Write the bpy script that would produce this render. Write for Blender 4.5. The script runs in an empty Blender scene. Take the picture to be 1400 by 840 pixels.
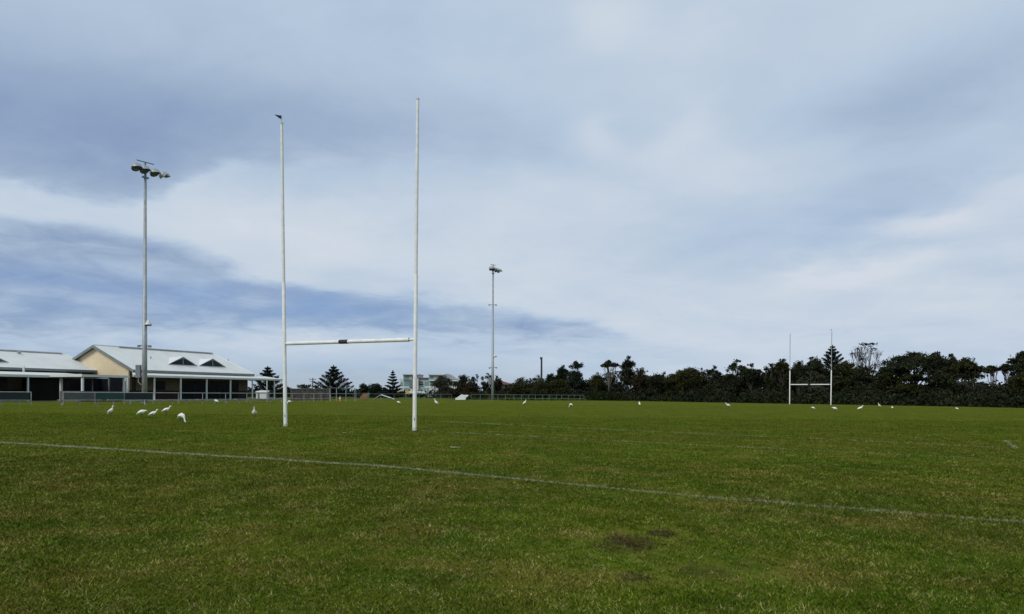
import bpy, math, random
import numpy as np
from mathutils import Vector, Matrix

R = math.radians
F, CZ, HZ, ROLL = 1020.0, 1.25, 538.0, 0.0036
scene = bpy.context.scene
col = scene.collection

# ------------------------------------------------------------------ camera
cd = bpy.data.cameras.new('camera')
cd.sensor_fit = 'HORIZONTAL'; cd.sensor_width = 36.0
cd.lens = F / 1400 * 36.0
cd.shift_y = (HZ - 420) / 1400
cd.clip_start = 0.05; cd.clip_end = 9000
cam = bpy.data.objects.new('camera', cd); col.objects.link(cam)
cam.location = (0, 0, CZ); cam.rotation_euler = (R(90), -ROLL, 0)
scene.camera = cam

# ------------------------------------------------------------------ sky
def px_az(px): return math.degrees(math.atan((px - 700) / F))
def px_el(px, py):
    return math.degrees(math.atan((HZ + ROLL * (px - 700) - py) / math.hypot(F, px - 700)))

SUN_AZ, SUN_EL = R(215), R(40)
world = bpy.data.worlds.new('World'); scene.world = world; world.use_nodes = True
nt = world.node_tree; nt.nodes.clear(); L = nt.links
def nn(t, **kw):
    n = nt.nodes.new(t)
    for k, v in kw.items(): setattr(n, k, v)
    return n
def put(sock, v):
    if isinstance(v, bpy.types.NodeSocket): L.new(v, sock)
    else: sock.default_value = v
def M(op, a, b=0.0, c=0.0):
    n = nn('ShaderNodeMath', operation=op); put(n.inputs[0], a); put(n.inputs[1], b); put(n.inputs[2], c)
    return n.outputs[0]
def SS(x, lo, hi):
    n = nn('ShaderNodeMapRange', interpolation_type='SMOOTHSTEP'); put(n.inputs[0], x)
    put(n.inputs[1], lo); put(n.inputs[2], hi); n.inputs[3].default_value = 0; n.inputs[4].default_value = 1
    return n.outputs[0]
tc = nn('ShaderNodeTexCoord'); sep = nn('ShaderNodeSeparateXYZ'); L.new(tc.outputs['Generated'], sep.inputs[0])
dx, dy, dz = sep.outputs
az = M('MULTIPLY', M('ARCTAN2', dx, dy), 57.29578)
el = M('MULTIPLY', M('ARCSINE', dz), 57.29578)
# cloud-deck coordinates: features flatten towards the horizon
den = M('ADD', M('MAXIMUM', dz, 0.0), 0.16)
cmb = nn('ShaderNodeCombineXYZ'); L.new(M('DIVIDE', dx, den), cmb.inputs[0]); L.new(M('DIVIDE', dy, den), cmb.inputs[1])
def noise(scale, detail, rough, off=(0, 0, 0), dist=0.0):
    mp = nn('ShaderNodeMapping'); L.new(cmb.outputs[0], mp.inputs[0]); mp.inputs['Location'].default_value = off
    n = nn('ShaderNodeTexNoise'); L.new(mp.outputs[0], n.inputs['Vector'])
    n.inputs['Scale'].default_value = scale; n.inputs['Detail'].default_value = detail
    n.inputs['Roughness'].default_value = rough; n.inputs['Distortion'].default_value = dist
    return M('SUBTRACT', n.outputs['Fac'], 0.5)
n_big = noise(0.55, 4, 0.5, (3, 1, 0))
n_mid = noise(1.5, 6, 0.58, (7, 4, 0), 0.4)
n_fine = noise(4.5, 6, 0.6, (1, 9, 0), 0.6)
n_w1 = noise(1.3, 5, 0.55, (11, 2, 0)); n_w2 = noise(2.2, 7, 0.6, (5, 13, 0), 0.3)
azw = M('ADD', az, M('MULTIPLY', n_w1, 9.0))
elw = M('ADD', el, M('ADD', M('MULTIPLY', n_w2, 2.6), M('MULTIPLY', n_fine, 1.3)))
def curve(x, pts):
    # elevation of an edge as a function of azimuth; pts in photo pixels
    n = nn('ShaderNodeFloatCurve'); c = n.mapping.curves[0]
    P = [((px_az(px) + 60) / 120, px_el(px, py) / 30) for px, py in pts]
    P = [(0.0, P[0][1])] + P + [(1.0, P[-1][1])]
    c.points[0].location = P[0]; c.points[1].location = P[-1]
    for p in P[1:-1]: c.points.new(*p)
    n.mapping.update()
    put(n.inputs['Value'], M('DIVIDE', M('ADD', x, 60.0), 120.0))
    return M('MULTIPLY', n.outputs[0], 30.0)
def blob(px, py, rx, ry, tilt, amp):
    a0, e0 = px_az(px), px_el(px, py)
    k = 57.3 / F
    ca, sa = math.cos(tilt), math.sin(tilt)
    da = M('SUBTRACT', azw, a0); de = M('SUBTRACT', elw, e0)
    p = M('ADD', M('MULTIPLY', da, ca / (rx * k)), M('MULTIPLY', de, -sa / (rx * k)))
    q = M('ADD', M('MULTIPLY', da, sa / (ry * k)), M('MULTIPLY', de, ca / (ry * k)))
    d = M('ADD', M('MULTIPLY', p, p), M('MULTIPLY', q, q))
    return M('MULTIPLY', M('EXPONENT', M('MULTIPLY', d, -1.0)), amp)
t = M('ADD', 0.36, M('MULTIPLY', n_big, 0.35))
t = M('ADD', t, M('MULTIPLY', n_mid, 0.44)); t = M('ADD', t, M('MULTIPLY', n_fine, 0.17))
for b in [(120, 190, 330, 75, 0.04, .34), (560, 180, 260, 45, 0.05, .22), (100, 40, 330, 100, 0, .22),
          (580, 30, 160, 70, 0, .10),
          (330, 300, 230, 34, 0.16, -.12), (560, 350, 260, 45, 0.1, -.15), (820, 425, 150, 24, 0.1, -.12), (300, 250, 200, 30, 0.1, -.05),
          (700, 250, 200, 60, 0, -.10),
          (828, 185, 34, 26, 0, -.20), (925, 190, 60, 26, -.4, -.18), (850, 25, 50, 35, .3, -.20), (960, 45, 60, 40, 0, -.10),
          (1010, 240, 110, 40, 0, -.14), (1330, 100, 170, 60, -.15, .13), (1230, 140, 130, 40, -.2, .12),
          (1180, 255, 170, 40, -.1, .12), (1130, 310, 120, 30, 0, .10),
          (1190, 372, 140, 20, -.12, -.30), (1265, 308, 60, 12, 0, -.30), (1375, 262, 60, 22, 0, -.16), (1350, 410, 90, 22, 0, -.2),
          (430, 465, 240, 14, 0, -.12), (980, 470, 260, 22, 0, -.06), (460, 518, 420, 24, 0, .12)]:
    t = M('ADD', t, blob(*b))
# low stratocumulus bank on the left with a crisp upper edge
top = curve(azw, [(0, 298), (70, 303), (140, 311), (220, 328), (300, 352), (360, 378), (430, 392), (520, 397), (600, 404), (680, 415), (760, 428), (830, 442), (890, 462), (960, 476)])
bot = curve(azw, [(0, 468), (200, 462), (420, 456), (560, 460), (700, 468), (860, 474), (960, 482)])
low = M('MULTIPLY', SS(M('SUBTRACT', top, elw), -0.25, 0.95), SS(M('SUBTRACT', elw, bot), -1.6, 1.6))
low = M('MULTIPLY', low, SS(M('MULTIPLY', az, -1.0), -17.0, -5.0))
t = M('ADD', t, M('MULTIPLY', low, M('ADD', 0.35, M('ADD', M('MULTIPLY', n_fine, 0.5), M('MULTIPLY', n_mid, 0.4)))))
# upper bank: soft above, crisp lower edge at the left
ued = curve(azw, [(0, 246), (70, 258), (140, 270), (190, 266), (250, 246), (330, 226), (600, 215)])
upm = M('MULTIPLY', SS(M('SUBTRACT', elw, ued), -0.45, 0.8), SS(M('SUBTRACT', el, px_el(100, 120)), 4.5, -5.0))
upm = M('MULTIPLY', upm, SS(M('MULTIPLY', az, -1.0), 6.0, 30.0))
t = M('ADD', t, M('MULTIPLY', upm, 0.22))
brt = M('MULTIPLY', SS(M('SUBTRACT', ued, elw), -0.3, 0.5), SS(M('SUBTRACT', elw, top), -0.3, 0.5))
brt = M('MULTIPLY', brt, SS(M('MULTIPLY', az, -1.0), 8.0, 28.0))
t = M('SUBTRACT', t, M('MULTIPLY', brt, 0.13))
ramp = nn('ShaderNodeValToRGB'); L.new(t, ramp.inputs[0])
def s2l(c): return tuple(((v / 255 / 12.92) if v / 255 <= 0.04045 else ((v / 255 + 0.055) / 1.055) ** 2.4) for v in c) + (1,)
cr = ramp.color_ramp; cr.interpolation = 'LINEAR'
cr.elements[0].position = 0.0; cr.elements[0].color = s2l((218, 223, 231))
cr.elements[1].position = 1.0; cr.elements[1].color = s2l((128, 150, 186))
for p, c in ((0.22, (202, 213, 226)), (0.45, (182, 200, 220)), (0.72, (155, 175, 202))):
    e = cr.elements.new(p); e.color = s2l(c)
# thin places show the blue sky through the cloud sheet
blue = M('MULTIPLY', SS(M('SUBTRACT', px_el(150, 372), elw), -1.0, 0.8), SS(M('SUBTRACT', elw, px_el(150, 440)), -1.2, 0.8))
blue = M('MULTIPLY', M('MULTIPLY', blue, low), M('MULTIPLY', M('ADD', 0.36, M('MULTIPLY', n_mid, 1.4)), M('ADD', 0.22, M('MULTIPLY', SS(M('MULTIPLY', az, -1.0), 1.0, 16.0), 0.78))))
blue = M('ADD', blue, M('MULTIPLY', M('MULTIPLY', SS(el, 3.4, 0.8), SS(M('MULTIPLY', az, -1.0), -16.0, 6.0)), 0.42))
blue = M('MAXIMUM', M('ADD', blue, M('MULTIPLY', blob(1130, 300, 140, 36, 0, 1.0), 0.10)), 0.0)
sky = nn('ShaderNodeTexSky', sky_type='NISHITA'); sky.sun_disc = False
sky.sun_elevation = SUN_EL; sky.sun_rotation = SUN_AZ; sky.air_density = 1.0; sky.dust_density = 0.6
skm = nn('ShaderNodeVectorMath', operation='MULTIPLY'); L.new(sky.outputs[0], skm.inputs[0]); skm.inputs[1].default_value = (0.38, 0.46, 0.70)
mx = nn('ShaderNodeMix', data_type='RGBA'); L.new(M('MINIMUM', blue, 0.75), mx.inputs['Factor'])
cl10 = nn('ShaderNodeVectorMath', operation='SCALE'); L.new(ramp.outputs[0], cl10.inputs[0]); cl10.inputs['Scale'].default_value = 10.0 / 2 ** 0.55
L.new(cl10.outputs[0], mx.inputs['A']); L.new(skm.outputs[0], mx.inputs['B'])
bg = nn('ShaderNodeBackground'); L.new(mx.outputs['Result'], bg.inputs[0]); bg.inputs[1].default_value = 0.1
wo = nn('ShaderNodeOutputWorld'); L.new(bg.outputs[0], wo.inputs[0])

# ------------------------------------------------------------------ sun behind the cloud
sd = bpy.data.lights.new('sun', 'SUN'); sd.energy = 1.5; sd.angle = R(24); sd.color = (1.0, 0.965, 0.91)
sun = bpy.data.objects.new('sun', sd); col.objects.link(sun)
sv = Vector((math.sin(SUN_AZ) * math.cos(SUN_EL), math.cos(SUN_AZ) * math.cos(SUN_EL), math.sin(SUN_EL)))
sun.rotation_euler = sv.to_track_quat('Z', 'Y').to_euler(); sun.location = sv * 60
scene.view_settings.view_transform = 'Standard'; scene.view_settings.look = 'None'
scene.view_settings.exposure = 0.55; scene.view_settings.gamma = 1.0
scene.view_settings.use_curve_mapping = False
scene.cycles.max_bounces = 5; scene.cycles.diffuse_bounces = 3; scene.cycles.glossy_bounces = 2

# ------------------------------------------------------------------ terrain height and pixel helpers
CP = np.array([(0, 4, 0), (-5, 10, 0), (5, 7, 0), (-13, 18.8, .02), (-8.2, 26.8, .037), (-3.2, 24.6, .01), (-40.8, 59.5, .18),
      (-33, 68, .15), (-30, 92, .08), (-17, 122, -.04), (-4, 137, -.03), (15, 150, -.19), (41, 111, -.23), (46, 108, -.33),
      (65, 95, -.38), (55, 112, -.40), (37, 125, -.22), (26.5, 150, -.13), (-45, 93, .16), (-58, 86, .16), (10, 14, -.01)], float)
def _basis(x, y):
    x = np.clip(x, -70, 75) / 50; y = np.clip(y, -10, 160) / 80
    return np.stack([np.ones_like(x), x, y, x * x, x * y, y * y], -1)
TC = np.linalg.lstsq(_basis(CP[:, 0], CP[:, 1]), CP[:, 2], rcond=None)[0]
def gz(x, y):
    return float(_basis(np.float64(x), np.float64(y)) @ TC)
def gza(x, y): return _basis(x, y) @ TC
def X_of(px, Y): return (px - 700) / F * Y
def z_of(px, py, Y): return CZ + (HZ + ROLL * (px - 700) - py) / F * Y
def at(px, py, Y): return Vector((X_of(px, Y), Y, z_of(px, py, Y)))
def on_ground(px, Y):
    x = X_of(px, Y); return Vector((x, Y, gz(x, Y)))
def ground_hit(px, py):
    Y = 40.0
    for _ in range(60):
        h = CZ - gz(X_of(px, Y), Y)
        Y += 0.5 * (h * F / (py - HZ - ROLL * (px - 700)) - Y)
    return on_ground(px, Y)

# ------------------------------------------------------------------ materials
MATS = {}
def mat(name, color, rough=0.7, var=0.12, scale=3.0, metal=0.0, spec=0.4, bump=0.0, bscale=None, color2=None, emit=None):
    if name in MATS: return MATS[name]
    m = bpy.data.materials.new(name); m.use_nodes = True; t_ = m.node_tree
    b = t_.nodes['Principled BSDF']; b.inputs['Roughness'].default_value = rough; b.inputs['Metallic'].default_value = metal
    b.inputs['Specular IOR Level'].default_value = spec
    g = t_.nodes.new('ShaderNodeNewGeometry')
    n = t_.nodes.new('ShaderNodeTexNoise'); t_.links.new(g.outputs['Position'], n.inputs['Vector'])
    n.inputs['Scale'].default_value = scale; n.inputs['Detail'].default_value = 6; n.inputs['Roughness'].default_value = 0.65
    r = t_.nodes.new('ShaderNodeValToRGB'); t_.links.new(n.outputs['Fac'], r.inputs[0])
    c2 = color2 or tuple(c * (1 - 2 * var) for c in color)
    r.color_ramp.elements[0].position = 0.32; r.color_ramp.elements[0].color = (*c2, 1)
    r.color_ramp.elements[1].position = 0.66; r.color_ramp.elements[1].color = (*[min(1, c * (1 + var * .4)) for c in color], 1)
    t_.links.new(r.outputs[0], b.inputs['Base Color'])
    if bump:
        n2 = t_.nodes.new('ShaderNodeTexNoise'); t_.links.new(g.outputs['Position'], n2.inputs['Vector'])
        n2.inputs['Scale'].default_value = bscale or scale * 6
        bp = t_.nodes.new('ShaderNodeBump'); bp.inputs['Strength'].default_value = bump; bp.inputs['Distance'].default_value = 0.02
        t_.links.new(n2.outputs['Fac'], bp.inputs['Height']); t_.links.new(bp.outputs[0], b.inputs['Normal'])
    MATS[name] = m
    return m

def foliage_mat(name, cA, cB, cC, trans=0.25):
    m = bpy.data.materials.new(name); m.use_nodes = True; t_ = m.node_tree
    b = t_.nodes['Principled BSDF']; b.inputs['Roughness'].default_value = 0.8; b.inputs['Specular IOR Level'].default_value = 0.04
    a = t_.nodes.new('ShaderNodeAttribute'); a.attribute_name = 'tint'
    r = t_.nodes.new('ShaderNodeValToRGB'); t_.links.new(a.outputs['Fac'], r.inputs[0])
    r.color_ramp.elements[0].color = (*cA, 1); r.color_ramp.elements[1].color = (*cC, 1)
    e = r.color_ramp.elements.new(0.55); e.color = (*cB, 1)
    t_.links.new(r.outputs[0], b.inputs['Base Color'])
    return m
FOL = {
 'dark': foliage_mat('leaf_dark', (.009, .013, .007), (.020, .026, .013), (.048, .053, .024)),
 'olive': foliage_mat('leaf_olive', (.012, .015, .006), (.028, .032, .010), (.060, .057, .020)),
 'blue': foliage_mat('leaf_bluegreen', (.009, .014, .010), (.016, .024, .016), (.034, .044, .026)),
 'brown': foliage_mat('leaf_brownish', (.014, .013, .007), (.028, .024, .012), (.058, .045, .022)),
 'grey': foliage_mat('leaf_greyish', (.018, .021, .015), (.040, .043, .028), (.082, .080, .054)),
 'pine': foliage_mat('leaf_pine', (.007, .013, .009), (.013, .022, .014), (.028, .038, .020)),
}
BARK = mat('bark', (.085, .07, .055), .9, .25, 5, bump=.5)
BARK_PALE = mat('bark_pale', (.17, .15, .13), .9, .25, 5, bump=.4)
WHITE_POST = mat('white_post_paint', (.74, .74, .70), .5, .08, 5, spec=.5)
SCUFF = mat('scuffed_paint', (.55, .55, .52), .8, .3, 25)
BLACK_PAD = mat('black_padding', (.022, .024, .026), .7, .2, 20)
FLAG = mat('flag_cloth', (.012, .014, .022), .85, .1, 9)
GALV = mat('galvanised_steel', (.34, .36, .36), .5, .14, 2.2, metal=.25)
GALV_DK = mat('weathered_steel', (.20, .22, .24), .55, .2, 4, metal=.3)
LAMP_HOOD = mat('lamp_hood_grey', (.33, .36, .38), .5, .15, 3, metal=.2)
LAMP_GLASS = mat('lamp_glass_dark', (.10, .12, .15), .12, .1, 3, spec=.6)
ROOF = mat('roof_sheet_white', (.62, .64, .61), .6, .05, .5, spec=.4)
ROOF_EDGE = mat('ridge_cap_grey', (.34, .34, .33), .6, .15, 1)
TRIM = mat('trim_greygreen', (.17, .20, .19), .6, .12, 1)
FASCIA = mat('fascia_white', (.60, .62, .59), .55, .06, .8)
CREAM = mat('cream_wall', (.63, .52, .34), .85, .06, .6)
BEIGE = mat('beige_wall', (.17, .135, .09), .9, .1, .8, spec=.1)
BRICK = mat('brown_brick', (.045, .03, .024), .9, .25, 6, bump=.3)
BRICK_G = mat('grey_brick', (.13, .11, .095), .9, .25, 5, bump=.3)
GLASS_AND_SHADE = mat('dark_glass_and_shade', (.010, .012, .014), .15, .1, 2, spec=.25)  # panes and louvres; also painted shade on two walls at the porch
SOFFIT = mat('soffit', (.16, .16, .15), .8, .1, 1)
CONC = mat('concrete', (.32, .31, .29), .9, .15, 2, bump=.2)
BAN_G = mat('banner_green', (.012, .055, .04), .7, .15, 1.5)
BAN_GR = mat('banner_greygreen', (.075, .095, .085), .7, .15, 1.5)
BAN_D = mat('banner_dark', (.008, .02, .022), .7, .15, 1.5)
BENCH = mat('bench_plank', (.36, .36, .33), .8, .2, 4)
FENCE_G = mat('fence_green_steel', (.20, .26, .23), .6, .15, 3)
TIMBER = mat('grey_timber', (.15, .125, .105), .9, .35, 2.2, bump=.4)
RUST = mat('brown_ply', (.27, .135, .06), .85, .3, 3)
TEAL = mat('teal_glass', (.16, .30, .30), .2, .12, .25, spec=.4)
APT_W = mat('apartment_white', (.52, .54, .54), .7, .08, .3)
APT_G = mat('apartment_grey', (.14, .145, .16), .7, .1, .3)
RED_ROOF = mat('red_tile_roof', (.14, .055, .04), .85, .25, 2)
YELLOW = mat('yellow_paint', (.52, .36, .08), .7, .15, 1)
ORANGE = mat('cone_orange', (.62, .13, .04), .6, .15, 4)
TARP = mat('white_tarp', (.72, .73, .72), .6, .12, 3)
POLEWOOD = mat('dark_timber_pole', (.05, .045, .042), .9, .2, 4)
FEATHER = mat('white_feather', (.74, .73, .67), .75, .04, 14)
BUFF = mat('buff_feather', (.70, .62, .46), .75, .05, 14)
BEAK = mat('yellow_beak', (.55, .40, .12), .5, .1, 20)
LEGM = mat('dark_bird_leg', (.05, .05, .04), .7, .1, 20)
LINE = mat('line_paint', (.38, .39, .27), .95, .3, 9, spec=0.)
LINE_W = mat('line_paint_worn', (.31, .31, .19), .95, .3, 9, spec=0.)

# ------------------------------------------------------------------ mesh helpers
def raw_mesh(name, verts, faces):
    me = bpy.data.meshes.new(name); me.from_pydata([tuple(v) for v in verts], [], faces); me.update(); return me
def np_mesh(name, verts, k, tint=None, smooth=False):
    """verts (n*k,3): n separate k-gons"""
    n = len(verts) // k
    me = bpy.data.meshes.new(name)
    me.vertices.add(len(verts)); me.vertices.foreach_set('co', verts.astype(np.float32).ravel())
    me.loops.add(n * k); me.loops.foreach_set('vertex_index', np.arange(n * k, dtype=np.int32))
    me.polygons.add(n); me.polygons.foreach_set('loop_start', np.arange(0, n * k, k, dtype=np.int32))
    me.polygons.foreach_set('loop_total', np.full(n, k, np.int32))
    if tint is not None:
        a = me.attributes.new('tint', 'FLOAT', 'POINT'); a.data.foreach_set('value', np.repeat(tint, k).astype(np.float32))
    me.update(calc_edges=True); return me
def link(name, me, m=None, parent=None, loc=(0, 0, 0), smooth=False):
    o = bpy.data.objects.new(name, me); col.objects.link(o)
    if m is not None and len(me.materials) == 0: me.materials.append(m)
    if smooth:
        lt = np.empty(len(me.polygons), np.int32); me.polygons.foreach_get('loop_total', lt); me.polygons.foreach_set('use_smooth', lt <= 4)   # end caps stay flat
    if parent is not None:
        o.parent = parent; o.location = loc
    else: o.location = loc
    return o
def thing(name, label, cat, loc=(0, 0, 0), rz=0.0, group=None):
    o = bpy.data.objects.new(name, None); col.objects.link(o); o.location = loc; o.rotation_euler = (0, 0, rz)
    o.empty_display_size = 0.3
    return tag(o, label, cat, group)
def tag(o, label, cat, group=None):
    o['label'] = label; o['category'] = cat
    if group: o['group'] = group
    return o
class MB:
    def __init__(s): s.v = []; s.f = []
    def quadbox(s, p, ax, ay, az_):
        """box from corner p spanned by three edge vectors"""
        p, ax, ay, az_ = map(Vector, (p, ax, ay, az_)); b = len(s.v)
        for k in range(8):
            q = p.copy()
            if k & 1: q += ax
            if k & 2: q += ay
            if k & 4: q += az_
            s.v.append(q)
        fs = [(0, 2, 3, 1), (4, 5, 7, 6), (0, 1, 5, 4), (2, 6, 7, 3), (0, 4, 6, 2), (1, 3, 7, 5)]
        if ax.cross(ay).dot(az_) < 0: fs = [f[::-1] for f in fs]
        s.f += [tuple(b + i for i in f) for f in fs]; return s
    def box(s, x0, x1, y0, y1, z0, z1): return s.quadbox((x0, y0, z0), (x1 - x0, 0, 0), (0, y1 - y0, 0), (0, 0, z1 - z0))
    def tube(s, pts, rad, n=8, cap=True):
        pts = [Vector(p) for p in pts]
        if not hasattr(rad, '__len__'): rad = [rad] * len(pts)
        b = len(s.v); up = None
        for i, p in enumerate(pts):
            d = (pts[min(i + 1, len(pts) - 1)] - pts[max(i - 1, 0)])
            d = d.normalized() if d.length > 1e-9 else Vector((0, 0, 1))
            if up is None:
                a = d.orthogonal().normalized()
            else:
                a = (up - d * up.dot(d)); a = a.normalized() if a.length > 1e-6 else d.orthogonal().normalized()
            up = a; c = d.cross(a)
            for k in range(n):
                th = 2 * math.pi * k / n
                s.v.append(p + (a * math.cos(th) + c * math.sin(th)) * rad[i])
        for i in range(len(pts) - 1):
            for k in range(n):
                k2 = (k + 1) % n
                s.f.append((b + i * n + k, b + i * n + k2, b + (i + 1) * n + k2, b + (i + 1) * n + k))
        if cap:
            s.f.append(tuple(b + k for k in range(n))[::-1])
            e = b + (len(pts) - 1) * n; s.f.append(tuple(e + k for k in range(n)))
        return s
    def prism(s, poly, off):
        """extrude polygon (3-d points) by vector off"""
        poly = [Vector(p) for p in poly]; off = Vector(off); b = len(s.v); n = len(poly)
        nrm = Vector((0, 0, 0))
        for i in range(n): nrm += poly[i].cross(poly[(i + 1) % n])
        if nrm.dot(off) > 0: poly = poly[::-1]
        s.v += poly + [p + off for p in poly]
        s.f.append(tuple(b + i for i in range(n))); s.f.append(tuple(b + n + i for i in range(n))[::-1])
        for i in range(n):
            j = (i + 1) % n; s.f.append((b + j, b + i, b + n + i, b + n + j))
        return s
    def lathe(s, prof, n=16, mtx=None, cap=False):
        mtx = mtx or Matrix.Identity(4); b = len(s.v)
        for r, z in prof:
            for k in range(n):
                th = 2 * math.pi * k / n; s.v.append(mtx @ Vector((r * math.cos(th), r * math.sin(th), z)))
        for i in range(len(prof) - 1):
            for k in range(n):
                k2 = (k + 1) % n; s.f.append((b + i * n + k, b + i * n + k2, b + (i + 1) * n + k2, b + (i + 1) * n + k))
        if cap:
            e = b + (len(prof) - 1) * n; s.f.append(tuple(b + k for k in range(n))[::-1]); s.f.append(tuple(e + k for k in range(n)))
        return s
    def build(s, name, m, parent=None, smooth=False, world=True):
        """vertices in world space; stored relative to the parent's origin"""
        o = Vector(parent_origin(parent)) if (parent is not None and world) else Vector((0, 0, 0))
        me = raw_mesh(name, [v - o for v in s.v], s.f)
        return link(name, me, m, parent, smooth=smooth)
def parent_origin(p):
    v = Vector((0, 0, 0))
    while p is not None: v = v + p.location; p = p.parent
    return v
def copy_tree(o, parent=None):
    c = o.copy(); col.objects.link(c); c.parent = parent
    for ch in [k for k in o.children]: copy_tree(ch, c)
    return c

# ------------------------------------------------------------------ ground
def grass_colour(t_, pos):
    """turf colour from world position: green / yellow-green / straw / bare earth; returns colour socket"""
    def ns(scale, detail=5, rough=.6, off=0.0, squash=None):
        mp = t_.nodes.new('ShaderNodeMapping'); t_.links.new(pos, mp.inputs[0]); mp.inputs['Location'].default_value = (off, off * .7, 0)
        mp.inputs['Scale'].default_value = (1, 1, 0)
        n = t_.nodes.new('ShaderNodeTexNoise'); t_.links.new(mp.outputs[0], n.inputs['Vector'])
        n.inputs['Scale'].default_value = scale; n.inputs['Detail'].default_value = detail; n.inputs['Roughness'].default_value = rough
        return n.outputs['Fac']
    def rng(x, a, b, lo=0., hi=1.):
        n = t_.nodes.new('ShaderNodeMapRange'); n.interpolation_type = 'SMOOTHSTEP'; t_.links.new(x, n.inputs[0])
        for i, v in enumerate((a, b, lo, hi)): n.inputs[i + 1].default_value = v
        return n.outputs[0]
    def mixc(fac, a, b):
        n = t_.nodes.new('ShaderNodeMix'); n.data_type = 'RGBA'
        t_.links.new(fac, n.inputs['Factor'])
        for k, v in (('A', a), ('B', b)):
            if isinstance(v, tuple): n.inputs[k].default_value = (*v, 1)
            else: t_.links.new(v, n.inputs[k])
        return n.outputs['Result']
    def mul(a, b):
        n = t_.nodes.new('ShaderNodeMath'); n.operation = 'MULTIPLY'; t_.links.new(a, n.inputs[0])
        if isinstance(b, float): n.inputs[1].default_value = b
        else: t_.links.new(b, n.inputs[1])
        return n.outputs[0]
    c0 = rng(ns(.13, 6, .65, 31), .42, .62)
    c = mixc(rng(ns(.35, 5, .6, 3), .35, .65), (.056, .093, .008), (.082, .116, .010))
    c = mixc(mul(rng(ns(1.7, 6, .65, 9), .50, .70), .75), c, (.034, .062, .006))
    c = mixc(mul(rng(ns(.9, 6, .7, 17), .46, .66), .75), c, (.140, .126, .024))
    c = mixc(mul(c0, .28), c, (.105, .090, .018))
    c = mixc(mul(rng(ns(9., 4, .6, 5), .50, .70), .6), c, (.150, .134, .040))
    # worn earth spots
    sepn = t_.nodes.new('ShaderNodeSeparateXYZ'); t_.links.new(pos, sepn.inputs[0])
    edge = ns(9., 7, .85, 2); acc = None
    for (px, py, rx, ry, k) in [(390.5, 584, .3, .6, .8), (567, 590, .3, .6, .8), (862, 742, .40, .75, .95), (905, 730, .26, .4, .95), (832, 748, .34, .4, .85), (868, 790, .22, .28, .9), (890, 768, .5, .5, .55), (965, 782, .40, .50, .8),
                                (1010, 775, .3, .3, .7), (712, 750, .09, .1, .9), (722, 712, .4, .35, .35), (40, 628, 1.2, .6, .35), (1210, 640, 1.6, .9, .4), (640, 660, 2.2, 1.0, .22), (1290, 800, .5, .5, .4)]:
        g = ground_hit(px, py)
        vs = t_.nodes.new('ShaderNodeVectorMath'); vs.operation = 'SUBTRACT'; t_.links.new(pos, vs.inputs[0]); vs.inputs[1].default_value = (g.x, g.y, 0)
        vm = t_.nodes.new('ShaderNodeVectorMath'); vm.operation = 'MULTIPLY'; t_.links.new(vs.outputs[0], vm.inputs[0]); vm.inputs[1].default_value = (1 / rx, 1 / ry, 0)
        vl = t_.nodes.new('ShaderNodeVectorMath'); vl.operation = 'LENGTH'; t_.links.new(vm.outputs[0], vl.inputs[0])
        f = mul(rng(vl.outputs['Value'], 1.25, .2), float(k))
        if acc is None: acc = f
        else:
            n = t_.nodes.new('ShaderNodeMath'); n.operation = 'MAXIMUM'; t_.links.new(acc, n.inputs[0]); t_.links.new(f, n.inputs[1]); acc = n.outputs[0]
    fac = mul(rng(mul(acc, edge), .26, .56), .95)
    c = mixc(fac, c, (.034, .025, .013))
    return c, fac
def turf_material(name, blade):
    m = bpy.data.materials.new(name); m.use_nodes = True; t_ = m.node_tree
    b = t_.nodes['Principled BSDF']; b.inputs['Roughness'].default_value = 1.0; b.inputs['Specular IOR Level'].default_value = 0.0
    g = t_.nodes.new('ShaderNodeNewGeometry')
    c, fac = grass_colour(t_, g.outputs['Position'])
    if blade:
        a = t_.nodes.new('ShaderNodeAttribute'); a.attribute_name = 'tint'
        r = t_.nodes.new('ShaderNodeValToRGB'); t_.links.new(a.outputs['Fac'], r.inputs[0])
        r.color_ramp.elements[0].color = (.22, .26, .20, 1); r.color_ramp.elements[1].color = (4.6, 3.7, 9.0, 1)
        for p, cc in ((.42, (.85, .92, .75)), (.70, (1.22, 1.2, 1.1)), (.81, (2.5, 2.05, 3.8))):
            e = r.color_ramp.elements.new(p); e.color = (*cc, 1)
        mu = t_.nodes.new('ShaderNodeMix'); mu.data_type = 'RGBA'; mu.blend_type = 'MULTIPLY'; mu.inputs['Factor'].default_value = 1
        t_.links.new(c, mu.inputs['A']); t_.links.new(r.outputs[0], mu.inputs['B']); c = mu.outputs['Result']
    else:
        n = t_.nodes.new('ShaderNodeTexNoise'); t_.links.new(g.outputs['Position'], n.inputs['Vector']); n.inputs['Scale'].default_value = 14; n.inputs['Detail'].default_value = 8
        bp = t_.nodes.new('ShaderNodeBump'); bp.inputs['Strength'].default_value = .5; bp.inputs['Distance'].default_value = .05
        t_.links.new(n.outputs['Fac'], bp.inputs['Height']); t_.links.new(bp.outputs[0], b.inputs['Normal'])
    t_.links.new(c, b.inputs['Base Color'])
    return m
def axis(lo, hi, dense_lo, dense_hi, step):
    a = list(np.arange(dense_lo, dense_hi + .01, step)); s = step; x = dense_lo
    pre = []
    while x > lo: s *= 1.5; x -= s; pre.append(max(x, lo))
    s = step; x = dense_hi; post = []
    while x < hi: s *= 1.5; x += s; post.append(min(x, hi))
    return np.array(pre[::-1] + a + post)
gx, gy = axis(-4000, 4000, -90, 90, 3.0), axis(-400, 6000, -12, 180, 3.0)
GX, GY = np.meshgrid(gx, gy)
gv = np.stack([GX, GY, gza(GX, GY)], -1).reshape(-1, 3); nx = len(gx)
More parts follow.
